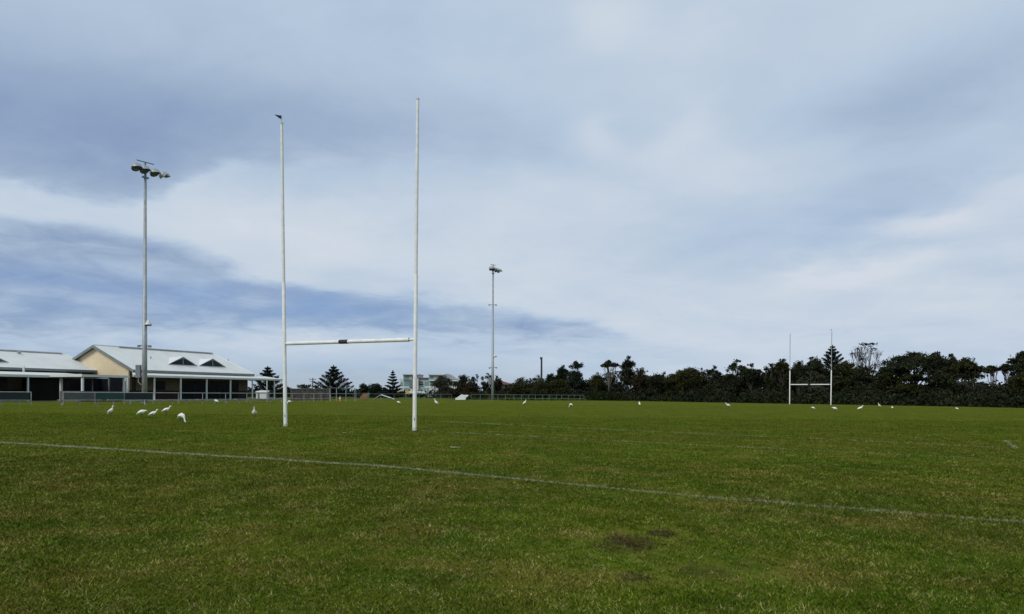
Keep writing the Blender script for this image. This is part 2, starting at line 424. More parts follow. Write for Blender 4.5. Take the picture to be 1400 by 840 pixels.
gf = [(j * nx + i, j * nx + i + 1, (j + 1) * nx + i + 1, (j + 1) * nx + i) for j in range(len(gy) - 1) for i in range(nx - 1)]
TURF = turf_material('turf', False); BLADE = turf_material('grass_blades', True)
ground = link('ground', raw_mesh('ground', gv, gf), TURF, smooth=True); ground['kind'] = 'structure'

# grass blades, sized with distance so that the lawn keeps its grain out to the tree line
rng = np.random.default_rng(7)
def clumpy(x, y):
    return .5 + .5 * np.sin(x * 3.1 + 1.7 * np.sin(y * 2.3)) * np.sin(y * 2.7 + 1.3 * np.sin(x * 1.9))
WORN = [(ground_hit(px, py), r) for px, py, r in [(866, 738, .55), (905, 730, .3), (832, 748, .34), (868, 790, .26), (965, 782, .45), (1010, 775, .32), (712, 750, .14)]]
def scatter(Y0, Y1, n_per_band, tri):
    u = rng.random(n_per_band)
    Y = Y0 * (Y1 / Y0) ** u if Y1 > Y0 * 1.01 else np.full(n_per_band, Y0)
    half = .73 * Y + 1.6
    X = (rng.random(n_per_band) * 2 - 1) * half
    return X, Y
def blades(X, Y, scale, hmul=1.0, lean=.9):
    n = len(X)
    tall = np.where(rng.random(n) < .06, 1.6, 1.0)
    h = tall * (.008 + .014 * rng.random(n)) * scale ** .5 * hmul * (.72 + .55 * clumpy(X, Y))
    w = (.0019 + .0020 * rng.random(n)) * scale
    th = rng.random(n) * 2 * np.pi; ph = rng.random(n) * 2 * np.pi
    wx, wy = np.cos(th) * w, np.sin(th) * w
    ln = h * lean * (.3 + 1.9 * rng.random(n))
    Z = gza(X, Y) + .002
    v = np.empty((n, 3, 3))
    v[:, 0] = np.stack([X - wx, Y - wy, Z], -1); v[:, 1] = np.stack([X + wx, Y + wy, Z], -1)
    v[:, 2] = np.stack([X + np.cos(ph) * ln, Y + np.sin(ph) * ln, Z + h], -1)
    return v.reshape(-1, 3)
VV, TT = [], []
for (a, b, n) in [(2.8, 6, 330000), (6, 14, 520000), (14, 40, 340000), (40, 90, 100000)]:
    X, Y = scatter(a, b, n, True)
    keep = np.ones(n, bool)
    for g, r in WORN:
        d = np.hypot(X - g.x, Y - g.y) / r
        keep &= rng.random(n) > np.clip(1.25 - d + .8 * (np.sin(X * 23 + 3 * np.sin(Y * 9)) * np.sin(Y * 14)) + .4 * np.sin(X * 61 + Y * 37), 0, .58)
    X, Y = X[keep], Y[keep]
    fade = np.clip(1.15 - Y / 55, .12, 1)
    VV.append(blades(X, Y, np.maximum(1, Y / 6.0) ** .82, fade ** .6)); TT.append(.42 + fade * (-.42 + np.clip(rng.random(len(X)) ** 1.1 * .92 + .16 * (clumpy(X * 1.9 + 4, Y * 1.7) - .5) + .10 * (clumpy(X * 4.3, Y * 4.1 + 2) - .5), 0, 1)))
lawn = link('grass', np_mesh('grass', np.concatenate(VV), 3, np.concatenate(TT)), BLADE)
lawn['kind'] = 'stuff'; lawn['label'] = 'short mown green and straw coloured grass of the playing field'; lawn['category'] = 'grass'

# ------------------------------------------------------------------ painted field lines (limed grass blades)
def field_line(pts, width, per_m, scale_k, seed, gaps=.35, m=LINE):
    r = np.random.default_rng(seed); VX, VY = [], []
    for (ax, ay), (bx, by) in zip(pts[:-1], pts[1:]):
        Ln = math.hypot(bx - ax, by - ay); n = int(Ln * per_m)
        s = r.random(n); off = r.normal(0, width * .42, n)
        k = sum(np.sin(s * Ln * w_ + seed * w_ * 3) for w_ in (.37, .83, 1.7, 3.1, 5.9, 11.)) * .30
        keep = r.random(n) > gaps * (1 - .45 * k)
        nxv, nyv = -(by - ay) / Ln, (bx - ax) / Ln
        VX.append((ax + (bx - ax) * s + nxv * off)[keep]); VY.append((ay + (by - ay) * s + nyv * off)[keep])
    X, Y = np.concatenate(VX), np.concatenate(VY)
    me = np_mesh('field_line', blades(X, Y, np.maximum(1.2, Y / 6 * scale_k), 1.0, .8), 3, r.random(len(X)))
    o = link('field_line', me, m); o['kind'] = 'structure'
    return o
def gp(px, py): g = ground_hit(px, py); return (g.x, g.y)
l0, l1 = gp(0, 605.5), gp(1400, 715.5)
ext = lambda p, q, k: (q[0] + (q[0] - p[0]) * k, q[1] + (q[1] - p[1]) * k)
field_line([ext(l1, l0, .5), l0, gp(520, 638), gp(960, 680), l1, ext(l0, l1, .25)], .10, 980, .9, 3, .45)
field_line([gp(575, 589.5), gp(950, 609), gp(1400, 630), ext(gp(950, 609), gp(1400, 630), .2)], .09, 200, .8, 5, .60, LINE_W)
field_line([gp(600, 577), gp(900, 591), gp(1240, 606), gp(1400, 614.5), ext(gp(1240, 606), gp(1400, 614.5), .5)], .09, 200, .8, 8, .58, LINE_W)
field_line([gp(1375, 603), gp(1389, 613.5)], .10, 300, .7, 9, .5, LINE_W)

# ------------------------------------------------------------------ goals
def goal(name, label, bl, br, tl, tr, bar_z, r0, r1, flag_on, flag_dir, upper, flag_h=.9):
    """bl/br base points, tl/tr tops of the uprights"""
    bl, br, tl, tr = map(Vector, (bl, br, tl, tr))
    root = thing(name, label, 'goal', (bl + br) / 2, 0, 'rugby goals')
    for b, t_ in ((bl, tl), (br, tr)):
        k = 16; joint = .47
        pts = [b.lerp(t_, s) for s in (0, joint, joint + .003, joint - .01, 1)]
        pts[0] = pts[0] - Vector((0, 0, .05))
        o = MB().tube(pts[:3], [r0, r0 * .97, r1 * 1.0], k, False).build('upright', WHITE_POST, root, True)
        MB().tube(pts[3:], [r1 * .99, r1 * .92], k, False).build('extension', upper, o, True)
        top = MB().lathe([(r1 * .94, -.03), (r1 * 1.02, 0), (r1 * .9, .03), (.001, .035)], 12, Matrix.Translation(t_)).build('end_cap', SCUFF, o)
        base = MB().lathe([(r0 * 1.10, -.02), (r0 * 1.12, .05), (r0 * 1.03, .10)], 16, Matrix.Translation(b)).build('ground_sleeve', SCUFF, o, True)
        q = b.lerp(t_, .035)
        MB().box(q.x - .012, q.x + .012, q.y - r0 - .006, q.y - r0 + .02, q.z - .05, q.z + .05).build('lock_plate', GALV_DK, o)
    fl = (bar_z - bl.z) / (tl.z - bl.z); fr = (bar_z - br.z) / (tr.z - br.z)
    a, c = bl.lerp(tl, fl), br.lerp(tr, fr); d = (c - a).normalized(); Ln = (c - a).length
    s0, s1 = .10, Ln - .24
    bar = MB().tube([a + d * s0, a + d * s1], r0 * .98, 16, False).build('crossbar', WHITE_POST, root, True)
    MB().tube([a, a + d * (s0 + .05)], r0 * .55, 12).build('bracket', GALV, bar, True)
    MB().tube([a + d * (s1 - .05), c], r0 * .62, 12).build('bracket', WHITE_POST, bar, True)
    m0 = Ln * .475
    MB().lathe([(r0 * 1.02, 0), (r0 * 1.08, .01), (r0 * 1.08, .36), (r0 * 1.02, .37)], 16,
               Matrix.Translation(a + d * (m0 - .18)) @ d.to_track_quat('Z', 'Y').to_matrix().to_4x4()).build('centre_wrap', BLACK_PAD, bar, True)
    for t_, s in flag_on:
        stick = MB().tube([t_ - Vector((0, 0, .1)), t_ + Vector((0, 0, flag_h * .32 * s))], .012 * s, 6).build('flag_stick', GALV, root)
        p = t_ + Vector((0, 0, flag_h * .32 * s)); fd = Vector(flag_dir)
        w = fd.cross(Vector((0, 0, 1))).normalized() * .012
        m_ = MB(); n = 5; rows = []
        for i in range(n + 1):
            k = i / n; q = p + fd * (.26 * s * k) + w * math.sin(k * 5) * 1.2
            rows.append((q, q + Vector((0, 0, -.15 * s * (1 - k)))))
        for i in range(n):
            m_.prism([rows[i][0], rows[i + 1][0], rows[i + 1][1] - Vector((0, 0, .001)), rows[i][1]], w * .4)
        m_.build('flag', FLAG, stick)
    return root
nbl, nbr = ground_hit(390.5, 583), ground_hit(566.8, 589)
tl, tr = at(383.8, 169, nbl.y), at(569.6, 136, nbr.y)
goal('rugby_goal', 'tall white rugby goal near the camera with a black wrap on its crossbar', nbl, nbr, tl, tr,
     (at(390, 470, nbl.y).z + at(567, 464.5, nbr.y).z) / 2, .068, .056, [(tl, 1.0)], (-.95, -.3, 0), mat('weathered_white_paint', (.73, .73, .69), .5, .09, 5))
fbl, fbr = on_ground(1079.6, 111), on_ground(1136, 108)
ftl, ftr = at(1080, 456.5, 111), at(1137, 453.5, 108)
goal('rugby_goal', 'small distant white rugby goal standing before the dark tree belt', fbl, fbr, ftl, ftr,
     at(1108, 526, 109.5).z, .075, .045, [(ftr, 1.0)], (-.95, -.3, 0), mat('dull_grey_paint', (.34, .34, .33), .6, .12, 4))

# ------------------------------------------------------------------ floodlight poles
def flood(px, Y, top_y, label, extras):
    b = on_ground(px, Y); top_z = z_of(px, top_y, Y)
    root = thing('floodlight_pole', label, 'floodlight', b, 0, 'floodlight poles of the field')
    H = top_z - b.z
    pole = MB().tube([b - Vector((0, 0, .1)), b + Vector((0, 0, H * .3)), b + Vector((0, 0, H * .301)), b + Vector((0, 0, H))], [.27, .23, .215, .125], 14).build('pole', GALV, root, True)
    MB().lathe([(.42, 0), (.42, .05), (.3, .06)], 14, Matrix.Translation(b)).build('base_plate', GALV_DK, root)
    ad = Vector((.43, .90, 0)).normalized(); fd = Vector((ad.y, -ad.x, 0))       # arm along the touchline, lamps face the field
    tp = b + Vector((0, 0, H))
    arm = MB().tube([tp - ad * 1.5 + Vector((0, 0, .15)), tp + ad * 2.05 + Vector((0, 0, .15))], .06, 8)
    arm.tube([tp - Vector((0, 0, .9)), tp + Vector((0, 0, .85))], .085, 8)
    arm.build('crossarm', GALV_DK, root, True)
    MB().tube([tp - ad * 1.0 + Vector((0, 0, .85)), tp + ad * 1.0 + Vector((0, 0, .95))], .05, 8).build('top_bar', GALV_DK, root)
    MB().quadbox(tp - ad * .35 - fd * .1 - Vector((0, 0, .75)), ad * .7, fd * .2, (0, 0, .16)).build('clamp', GALV_DK, root)
    for s in (-1.32, -.36, .82, 1.92):
        c = tp + ad * s + fd * .30 + Vector((0, 0, .02))
        yw = .62 if s > 1.5 else .05 * s
        ax = (fd * (.62 - .35 * (s > 1.5)) + Vector((0, 0, -.78)) + ad * yw).normalized()          # where the lamp points
        q = ax.to_track_quat('Z', 'Y').to_matrix().to_4x4()
        mt = Matrix.Translation(c) @ q @ Matrix.Scale(.86, 4)
        lamp = MB().lathe([(.02, -.46), (.24, -.42), (.42, -.28), (.53, -.08), (.56, .10), (.58, .12), (.56, .15)], 18, mt).build('lamp_housing', LAMP_HOOD, root, True)
        MB().lathe([(.53, .12), (.35, .17), (.001, .19)], 18, mt).build('lens', LAMP_GLASS, lamp, True)
        vis = MB(); n = 10; up = (Vector((0, 0, 1)) - ax * ax.z).normalized(); sd_ = ax.cross(up)
        for i in range(n):
            a0, a1 = (-1.25 + 2.5 * i / n), (-1.25 + 2.5 * (i + 1) / n)
            p0 = c + (up * math.cos(a0) + sd_ * math.sin(a0)) * .51 + ax * .07; p1 = c + (up * math.cos(a1) + sd_ * math.sin(a1)) * .51 + ax * .07
            l0_ = .40 * math.cos(a0) ** .6 if abs(a0) < 1.57 else 0; l1_ = .40 * math.cos(a1) ** .6
            n_ = (up * math.cos(a0) + sd_ * math.sin(a0)) * .014
            vis.prism([p0, p1, p1 + ax * l1_, p0 + ax * l0_], n_)
        vis.build('visor', LAMP_HOOD, lamp)
        MB().tube([tp + ad * s + Vector((0, 0, .15)), c - ax * .3], .05, 6).build('yoke', GALV_DK, lamp)
    for kind, py, side in extras:
        z = z_of(px, py, Y); p = Vector((b.x, b.y, z)); sx = Vector((side, -.25, 0)).normalized()
        if kind == 'dome':
            MB().tube([p, p + sx * .35], .04, 6).build('bracket', GALV, root)
            d_ = MB().lathe([(.03, .42), (.12, .34), (.24, .08), (.34, -.06), (.35, -.1)], 14, Matrix.Translation(p + sx * .42)).build('lamp_shade', FASCIA, root, True)
            MB().lathe([(.34, -.1), (.3, -.2), (.001, -.24)], 14, Matrix.Translation(p + sx * .42)).build('diffuser', LAMP_GLASS, d_, True)
        elif kind == 'arm':
            MB().tube([p - sx * .75 + Vector((0, 0, .05)), p + sx * .7], .05, 6).build('bracket', GALV_DK, root)
            MB().quadbox(p + sx * .45 - Vector((0, .1, .18)), sx * .32, (0, .2, 0), (0, 0, .22)).build('small_lamp', GALV_DK, root)
            MB().quadbox(p - sx * .85 - Vector((0, .1, .12)), sx * .3, (0, .2, 0), (0, 0, .2)).build('small_lamp', GALV_DK, root)
        elif kind == 'box':
            q = p + Vector((side * .55, -.15, 0))
            bx_ = MB().box(q.x - .24, q.x + .24, q.y - .15, q.y + .15, q.z - .65, q.z + .65).build('switch_box', GALV_DK, root)
            MB().tube([q - Vector((0, 0, .6)), q + Vector((-.02, 0, -1.1)), q + Vector((.3, 0, -1.4))], .04, 6).build('conduit', GALV, root)
    return root
flood(197.6, 76.5, 234, 'tall grey floodlight pole with four lamps in front of the gabled clubhouse',
      [('dome', 443, 1), ('arm', 473, 1), ('box', 508, -1)])
flood(673.5, 137, 369, 'distant grey floodlight pole at the far fence near the apartments',
      [('arm', 417, 1), ('dome', 487, 1), ('arm', 503, -1), ('box', 521, -1)])

# ------------------------------------------------------------------ boundary fence, banners and benches
FPX = np.array([-60, 0, 200, 380, 460, 560, 673, 800, 900]); FZ = np.array([57, 59.5, 68.5, 91, 104, 121, 136, 150, 158.])
def fz(px): return 1 / np.interp(px, FPX, 1 / FZ)
def fpt(px, h=0.0, dz=0.0):
    Y = float(fz(px)) + dz; g = on_ground(px, Y); return g + Vector((0, 0, h))
FH = 1.06
def fence(posts, label, m, banners=(), pr=.035, mid=True):
    p0 = fpt(sum(posts) / len(posts)); root = thing('rail_fence', label, 'fence', p0, 0, 'low pipe rail fence round the field')
    for px in posts:
        MB().tube([fpt(px, -.05), fpt(px, FH)], pr, 8).build('post', m, root)
    MB().tube([fpt(px, FH) for px in posts], pr, 6).build('top_rail', m, root)
    if mid: MB().tube([fpt(px, .40) for px in posts], pr * .8, 6).build('bottom_rail', m, root)
    for a, b, bm in banners:
        A, B_ = fpt(a, .42, -.08), fpt(b, .42, -.08); n = (B_ - A).cross(Vector((0, 0, 1))).normalized() * .03
        MB().prism([A, B_, B_ + Vector((0, 0, .60)), A + Vector((0, 0, .60))], n).build('banner', bm, root)
    return root
fence([-45, 0, 42.5], 'pipe rail fence with dark banner at the left edge beside the verandah', GALV, [(-44, 40, BAN_D)])
fence([86.5, 130, 170, 209.5, 244, 277, 308.5, 337.5, 365, 399.5, 415.7, 429, 439, 452], 'long pipe rail fence with green banners in front of the clubhouse', GALV,
      [(87.5, 129, BAN_GR), (131, 169.3, BAN_G), (170.7, 208, BAN_D)])
fence([487, 504, 520.6, 539, 555, 573, 588, 602.4, 617.5], 'grey pipe rail fence in front of the slim pine and apartments', GALV_DK, pr=.028)
fence([644, 656.6, 669, 680.7, 691, 702.5, 713, 723, 732, 742, 751, 760.5, 768, 777, 785, 793, 798.5], 'greenish pipe rail fence ending at the dark tree belt', FENCE_G, pr=.028)
# tall gate frame
gr = thing('pipe_gate', 'tall pipe gate frame with rails behind the field beside the timber wall', 'gate', fpt(468))
for px in (451, 460, 473, 484.5, 486.5):
    MB().tube([fpt(px, -.05, .4), fpt(px, 1.85, .4)], .045 if px != 484.5 else .03, 8).build('post', GALV, gr)
for h in (1.85, 1.05, .55): MB().tube([fpt(451, h, .4), fpt(486.5, h, .4)], .03, 6).build('rail', GALV, gr)
# low benches
BL = [26.4, 85, 109, 133, 155, 178, 198, 219, 236, 255, 277, 294, 311, 327.5, 343.5, 357, 370, 385, 398, 410, 422, 434, 446.5, 525, 535, 545, 555]
def bench(legs, over, label):
    d = -1.6
    root = thing('bench', label, 'bench', fpt(sum(legs) / len(legs), 0, d), 0, 'low plank benches along the fence')
    a, b = fpt(legs[0] - over, .40, d), fpt(legs[-1] + over, .40, d); dr = (b - a); n = dr.cross(Vector((0, 0, 1))).normalized()
    MB().quadbox(a - n * .15, dr, n * .3, (0, 0, .05)).build('seat', BENCH, root)
    for px in legs:
        p = fpt(px, 0, d)
        MB().tube([p - Vector((0, 0, .05)), Vector((p.x, p.y, p.z + .40))], .055, 7).build('leg', BENCH, root)
bench([-22, 2, 26.4], 13, 'low plank bench at the left edge before the dark banner')
bench([85, 109, 133], 6, 'low plank bench in front of the grey-green banner')
bench([155, 178, 198], 8, 'low plank bench beside the near floodlight pole')
bench([219, 236, 255], 8, 'low plank bench right of the near floodlight pole')
bench([277, 294, 311], 7, 'low plank bench before the dark verandah doors')
bench([327.5, 343.5, 357], 6, 'low plank bench before the right end of the clubhouse')
bench([370, 385, 398], 5, 'low plank bench behind the left upright of the near goal')
bench([410, 422, 434, 446.5], 5, 'low plank bench in front of the grey timber wall')
bench([525, 535, 545, 555], 4, 'low plank bench below the slim pine')

# ------------------------------------------------------------------ clubhouse
PHI = 1.19625818; UX, UY = math.cos(PHI), math.sin(PHI)
P0 = Vector((-47.528, 93.570, 0))
def W(u, v, z): return Vector((P0.x + u * UX + v * UY, P0.y + u * UY - v * UX, z))
def u_of(px, v):
    k = (px - 700) / F; a = W(0, v, 0)
    return (k * a.y - a.x) / (UX - k * UY)
GZB = .20
club = thing('club_house', 'long low clubhouse with white metal roof, cream gable and shaded verandah', 'building', (P0.x, P0.y, GZB))
def cq(name, pts, m, off, parent=club): return MB().prism(pts, off).build(name, m, parent)
nU, nV = Vector((UX, UY, 0)), Vector((UY, -UX, 0))
ZE, ZR, WD, LR, LE = 4.067, 7.283, 7.0, 20.5, 22.0
def slab(name, pts, m, th, parent=club):
    pts = [Vector(p) for p in pts]
    n = (pts[1] - pts[0]).cross(pts[2] - pts[0]).normalized()
    if n.z < 0: n = -n
    return MB().prism([p - n * th for p in pts], n * th).build(name, m, parent)
# right wing roof: gable on the left, hip on the right
rf = slab('roof', [W(0, 0, ZE), W(LE, 0, ZE), W(LR, -WD, ZR), W(0, -WD, ZR)], ROOF, .10)
slab('rear_slope', [W(0, -2 * WD, ZE), W(0, -WD, ZR), W(LR, -WD, ZR), W(LE, -2 * WD, ZE)], ROOF, .10, rf)
slab('hip_slope', [W(LE, 0, ZE), W(LE, -2 * WD, ZE), W(LR, -WD, ZR)], ROOF, .10, rf)
MB().tube([W(3.6, -WD + .35, ZR - .02), W(LR - .1, -WD + .35, ZR - .02)], .10, 8).build('ridge_pipe', GALV, rf)
MB().tube([W(0, -WD, ZR + .02), W(LR, -WD, ZR + .02)], .09, 8).build('ridge_cap', ROOF, rf)
MB().tube([W(LR, -WD, ZR + .02), W(LE, 0, ZE + .02)], .08, 8).build('hip_cap', ROOF, rf)
MB().quadbox(W(.2, .02, ZE - .34), nU * (LE - .2), nV * .14, (0, 0, .32)).build('gutter', TRIM, rf)
# gable wall and barge boards
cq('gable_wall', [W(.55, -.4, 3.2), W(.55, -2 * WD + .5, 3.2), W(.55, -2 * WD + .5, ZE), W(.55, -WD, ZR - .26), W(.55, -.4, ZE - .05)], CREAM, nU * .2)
cq('gable_base_wall', [W(.56, -.4, GZB), W(.56, -2 * WD + .5, GZB), W(.56, -2 * WD + .5, 3.2), W(.56, -.4, 3.2)], GLASS_AND_SHADE, nU * .2)  # wall below the gable: porch shade put into its dark colour
for s in (0, -2 * WD):
    a, b = W(-.03, s, ZE), W(-.03, -WD, ZR + .02)
    cq('barge_board', [a, b, b - Vector((0, 0, .36)), a - Vector((0, 0, .36))], TRIM, nU * .06, rf)
cq('soffit', [W(0, -.1, ZE - .16), W(0, -WD, ZR - .14), W(.56, -WD, ZR - .14), W(.56, -.1, ZE - .16)], SOFFIT, (0, 0, -.04), rf)
cq('soffit', [W(0, -2 * WD, ZE - .16), W(0, -WD, ZR - .14), W(.56, -WD, ZR - .14), W(.56, -2 * WD, ZE - .16)], SOFFIT, (0, 0, -.04), rf)
# gablets
def roof_z(v): return ZE + (-v) * (ZR - ZE) / WD
def gablet(pa, pb, ptop, yb, parent=rf):
    # front triangle stands upright on the roof slope
    v0 = -2.05
    ua, ub = u_of(pa, v0), u_of(pb, v0); um = (ua + ub) / 2; zb = roof_z(v0) + .02; zt = zb + 1.10
    vb = -(zt - ZE) * WD / (ZR - ZE)
    a, b, t_ = W(ua, v0, zb), W(ub, v0, zb), W(um, v0, zt); r_ = W(um, vb, zt)
    g = slab('gablet_roof', [a + nV * .12, t_ + nV * .12 + Vector((0, 0, .06)), r_], ROOF, .06, parent)
    slab('gablet_slope', [b + nV * .12, t_ + nV * .12 + Vector((0, 0, .06)), r_], ROOF, .06, parent)
    ia, ib, it = a.lerp(t_, .08) + nU * .3, b.lerp(t_, .08) - nU * .3, t_ - Vector((0, 0, .16))
    MB().prism([ia, ib, it], nV * .03).build('louvre', GLASS_AND_SHADE, parent)
    fr = MB()
    for p, q in ((a, t_), (b, t_)):
        fr.prism([p + nV * .09, q + nV * .09, q + nV * .09 - Vector((0, 0, .17)), p + nV * .09 + (q - p).normalized() * .42 - Vector((0, 0, .0))], nV * .05)
    fr.quadbox(W(um - .07, v0 + .05, zb), nU * .14, nV * .06, (0, 0, 1.0))
    fr.build('gablet_frame', TRIM, parent)
gablet(229, 269, 249, 496); gablet(271, 308, 289, 498)
for px, v in ((255, -3.4), (206, -3.6), (312, -4.2)):
    u = u_of(px, v); z = roof_z(v)
    MB().tube([W(u, v, z - .1), W(u, v, z + .35)], .06, 6).build('vent_pipe', GALV_DK, rf)
# main wall under the eave
ZS = .22
MB().quadbox(W(.2, -1.0, ZS), nU * (LE - .6), nV * .2, (0, 0, 1.25)).build('brick_base', BRICK, club)
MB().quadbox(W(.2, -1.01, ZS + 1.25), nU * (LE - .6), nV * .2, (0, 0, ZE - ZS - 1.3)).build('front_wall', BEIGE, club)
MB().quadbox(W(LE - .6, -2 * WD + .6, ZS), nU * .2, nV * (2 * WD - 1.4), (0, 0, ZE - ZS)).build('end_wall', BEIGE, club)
for pa, pb in ((248, 266), (267, 281), (284, 300), (301, 314), (316, 326)):
    ua, ub = u_of(pa, -.75), u_of(pb, -.75)
    d_ = MB().quadbox(W(ua, -.82, ZS + .05), nU * (ub - ua), nV * .08, (0, 0, 2.55)).build('glass_door', GLASS_AND_SHADE, club)
    fr = MB()
    for u in (ua, ub - .06): fr.quadbox(W(u, -.76, ZS + .05), nU * .06, nV * .05, (0, 0, 2.55))
    fr.build('door_frame', mat('dark_frame', (.03, .03, .032), .6, .1, 3), d_)
pa, pb = u_of(213, -.75), u_of(226, -.75)
MB().quadbox(W(pa, -.82, 1.5), nU * (pb - pa), nV * .08, (0, 0, 1.2)).build('window', GLASS_AND_SHADE, club)
MB().quadbox(W(-6, -1.5, ZS - .35), nU * 33, nV * 5.0, (0, 0, .35)).build('verandah_slab', CONC, club)
# verandah roof of the right wing
VE = 3.0
def vroof(u0, u1, v0, v1, z0, z1, name='verandah_roof', ub=None):
    ub = u0 if ub is None else ub
    r_ = slab(name, [W(u0, v1, z1), W(u1, v1, z1), W(u1, v0, z0), W(ub, v0, z0)], ROOF, .06)
    MB().quadbox(W(u0, v1 - .005, z1 - .24), nU * (u1 - u0), nV * .05, (0, 0, .26)).build('fascia', FASCIA, r_)
    slab('ceiling', [W(u0, v1, z1 - .2), W(u1, v1, z1 - .2), W(u1, v0, z1 - .16), W(ub, v0, z1 - .16)], SOFFIT, .03, r_)
    return r_
u_end = u_of(389, VE)
vr = vroof(-2.6, u_end, -.9, VE, 3.78, 3.32, ub=.6)
MB().quadbox(W(u_end - .02, -4, 3.1), nU * .05, nV * (VE + 4), (0, 0, .24)).build('end_fascia', FASCIA, vr)
slab('side_roof', [W(LE - .3, -.9, 3.78), W(u_end, -.9, 3.36), W(u_end, -6, 3.36), W(LE - .3, -6, 3.78)], ROOF, .05, vr)
def vpost(u, v, z0, z1, r=.075, m=FASCIA):
    MB().quadbox(W(u - r, v - r, z0), nU * 2 * r, nV * 2 * r, (0, 0, z1 - z0)).build('post', m, club)
for px in (174.5, 211, 247, 282.5, 315, 345, 375): vpost(u_of(px, VE - .15), VE - .15, ZS, 3.12)
vpost(u_of(365, -2.5), -2.5, ZS, 3.2, .06)
MB().tube([W(u_of(384.5, VE), VE + .05, 3.1), W(u_of(384.5, VE), VE + .05, 2.6)], .05, 6).build('downpipe', FASCIA, club)
# left wing
ZE2, ZR2, VL, VRG = 4.05, 6.2, -7.0, -12.4
rl = slab('roof', [W(-34, VL, ZE2), W(.7, VL, ZE2), W(.7, VRG, ZR2), W(-34, VRG, ZR2)], ROOF, .1)
slab('rear_slope', [W(-34, VRG, ZR2), W(.5, VRG, ZR2), W(.5, VRG - 5.4, ZE2), W(-34, VRG - 5.4, ZE2)], ROOF, .1, rl)
MB().tube([W(-34, VRG, ZR2 + .02), W(u_of(84, VRG), VRG, ZR2 + .02)], .16, 8).build('ridge_cap', ROOF_EDGE, rl)
MB().quadbox(W(-34, VL + .02, ZE2 - .30), nU * 34.9, nV * .14, (0, 0, .28)).build('gutter', TRIM, rl)
for px, k in ((26, .86), (118, .55)):
    v = VL + (VRG - VL) * k; u = u_of(px, v); z = ZE2 + (ZR2 - ZE2) * k
    MB().lathe([(.16, -.1), (.16, .12), (.26, .16), (.05, .34)], 10, Matrix.Translation(W(u, v, z))).build('roof_vent', GALV, rl)
ug = u_of(-12, -8.6); zg = ZE2 + (ZR2 - ZE2) * (1.6 / 5.4)
gt = [W(ug - 2.3, -8.6, zg), W(ug + 2.0, -8.6, zg), W(ug - .15, -8.6, zg + .85)]
MB().prism(gt, nV * .05).build('gablet_frame', TRIM, rl)
MB().prism([gt[0].lerp(gt[2], .1) + nU * .5 + nV * .05, gt[1].lerp(gt[2], .1) - nU * .5 + nV * .05, gt[2] - Vector((0, 0, .22)) + nV * .05], nV * .02).build('louvre', GLASS_AND_SHADE, rl)
for s, q in ((0, gt[0]), (1, gt[1])): slab('gablet_slope', [q + nV * .1, gt[2] + nV * .1 + Vector((0, 0, .05)), W(ug - .15, -8.6 - .85 * 5.4 / 2.15, zg + .85)], ROOF, .05, rl)
u38 = u_of(32, VL + .2); MB().tube([W(u38, VL + .2, 3.55), W(u38, VL + .2, 4.25)], .13, 8).build('vent_pipe', FASCIA, rl)
MB().quadbox(W(-34, VL - .9, ZS), nU * 34.5, nV * .2, (0, 0, 1.25)).build('brick_base', BRICK, club)
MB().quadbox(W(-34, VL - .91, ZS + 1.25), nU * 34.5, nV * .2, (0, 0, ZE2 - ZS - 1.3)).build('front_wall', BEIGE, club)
for pa, pb in ((-6, 10), (31, 48), (64, 78)):
    ua, ub = u_of(pa, VL - .65), u_of(pb, VL - .65)
    MB().quadbox(W(ua, VL - .72, 1.55), nU * (ub - ua), nV * .08, (0, 0, 1.25)).build('window', GLASS_AND_SHADE, club)
MB().quadbox(W(-34, VL - .7, ZS - .36), nU * 29, nV * 8.2, (0, 0, .35)).build('verandah_slab', CONC, club)
vroof(-34, -4.0, VL + .1, .4, 3.56, 3.06)
for px in (-20, 38.2): vpost(u_of(px, .25), .25, ZS, 2.9)
# porch
uA, uB, pv0, pv1 = u_of(112, 5.3) - .1, u_of(176, 5.3), .4, 5.4
pr_ = vroof(uA, uB, pv0, pv1, 3.26, 3.12, 'porch_roof')
MB().quadbox(W(uA - .04, pv0, 2.88), nU * .05, nV * (pv1 - pv0 + .05), (0, 0, .30)).build('side_fascia', FASCIA, pr_)
for px, v in ((112.8, 5.2), (169, 5.2), (172, 4.0)): vpost(u_of(px, v), v, ZS, 2.9, .10 if px < 120 else .08)
vpost(u_of(83.5, 1.0), 1.0, ZS, 2.85, .12)
for px, v in ((126, -1.5), (149, -1.5)): vpost(u_of(px, v), v, ZS, 2.9, .07, SOFFIT)
MB().quadbox(W(uA - .2, 2.3, ZS - .1), nU * .22, nV * 3.2, (0, 0, 1.2)).build('low_wall', BRICK_G, club)
MB().quadbox(W(uA + .03, 5.2, ZS - .1), nU * (uB - uA - 1.0), nV * .22, (0, 0, 1.2)).build('low_wall', BRICK_G, club)
MB().quadbox(W(-9, -6.4, ZS), nU * 9.4, nV * .2, (0, 0, 3.0)).build('porch_back_wall', GLASS_AND_SHADE, club)  # dark glass tone stands in for the shade inside the porch
MB().quadbox(W(uA, -6.6, ZS - .37), nU * (uB - uA + 1), nV * 12, (0, 0, .33)).build('porch_slab', CONC, club)

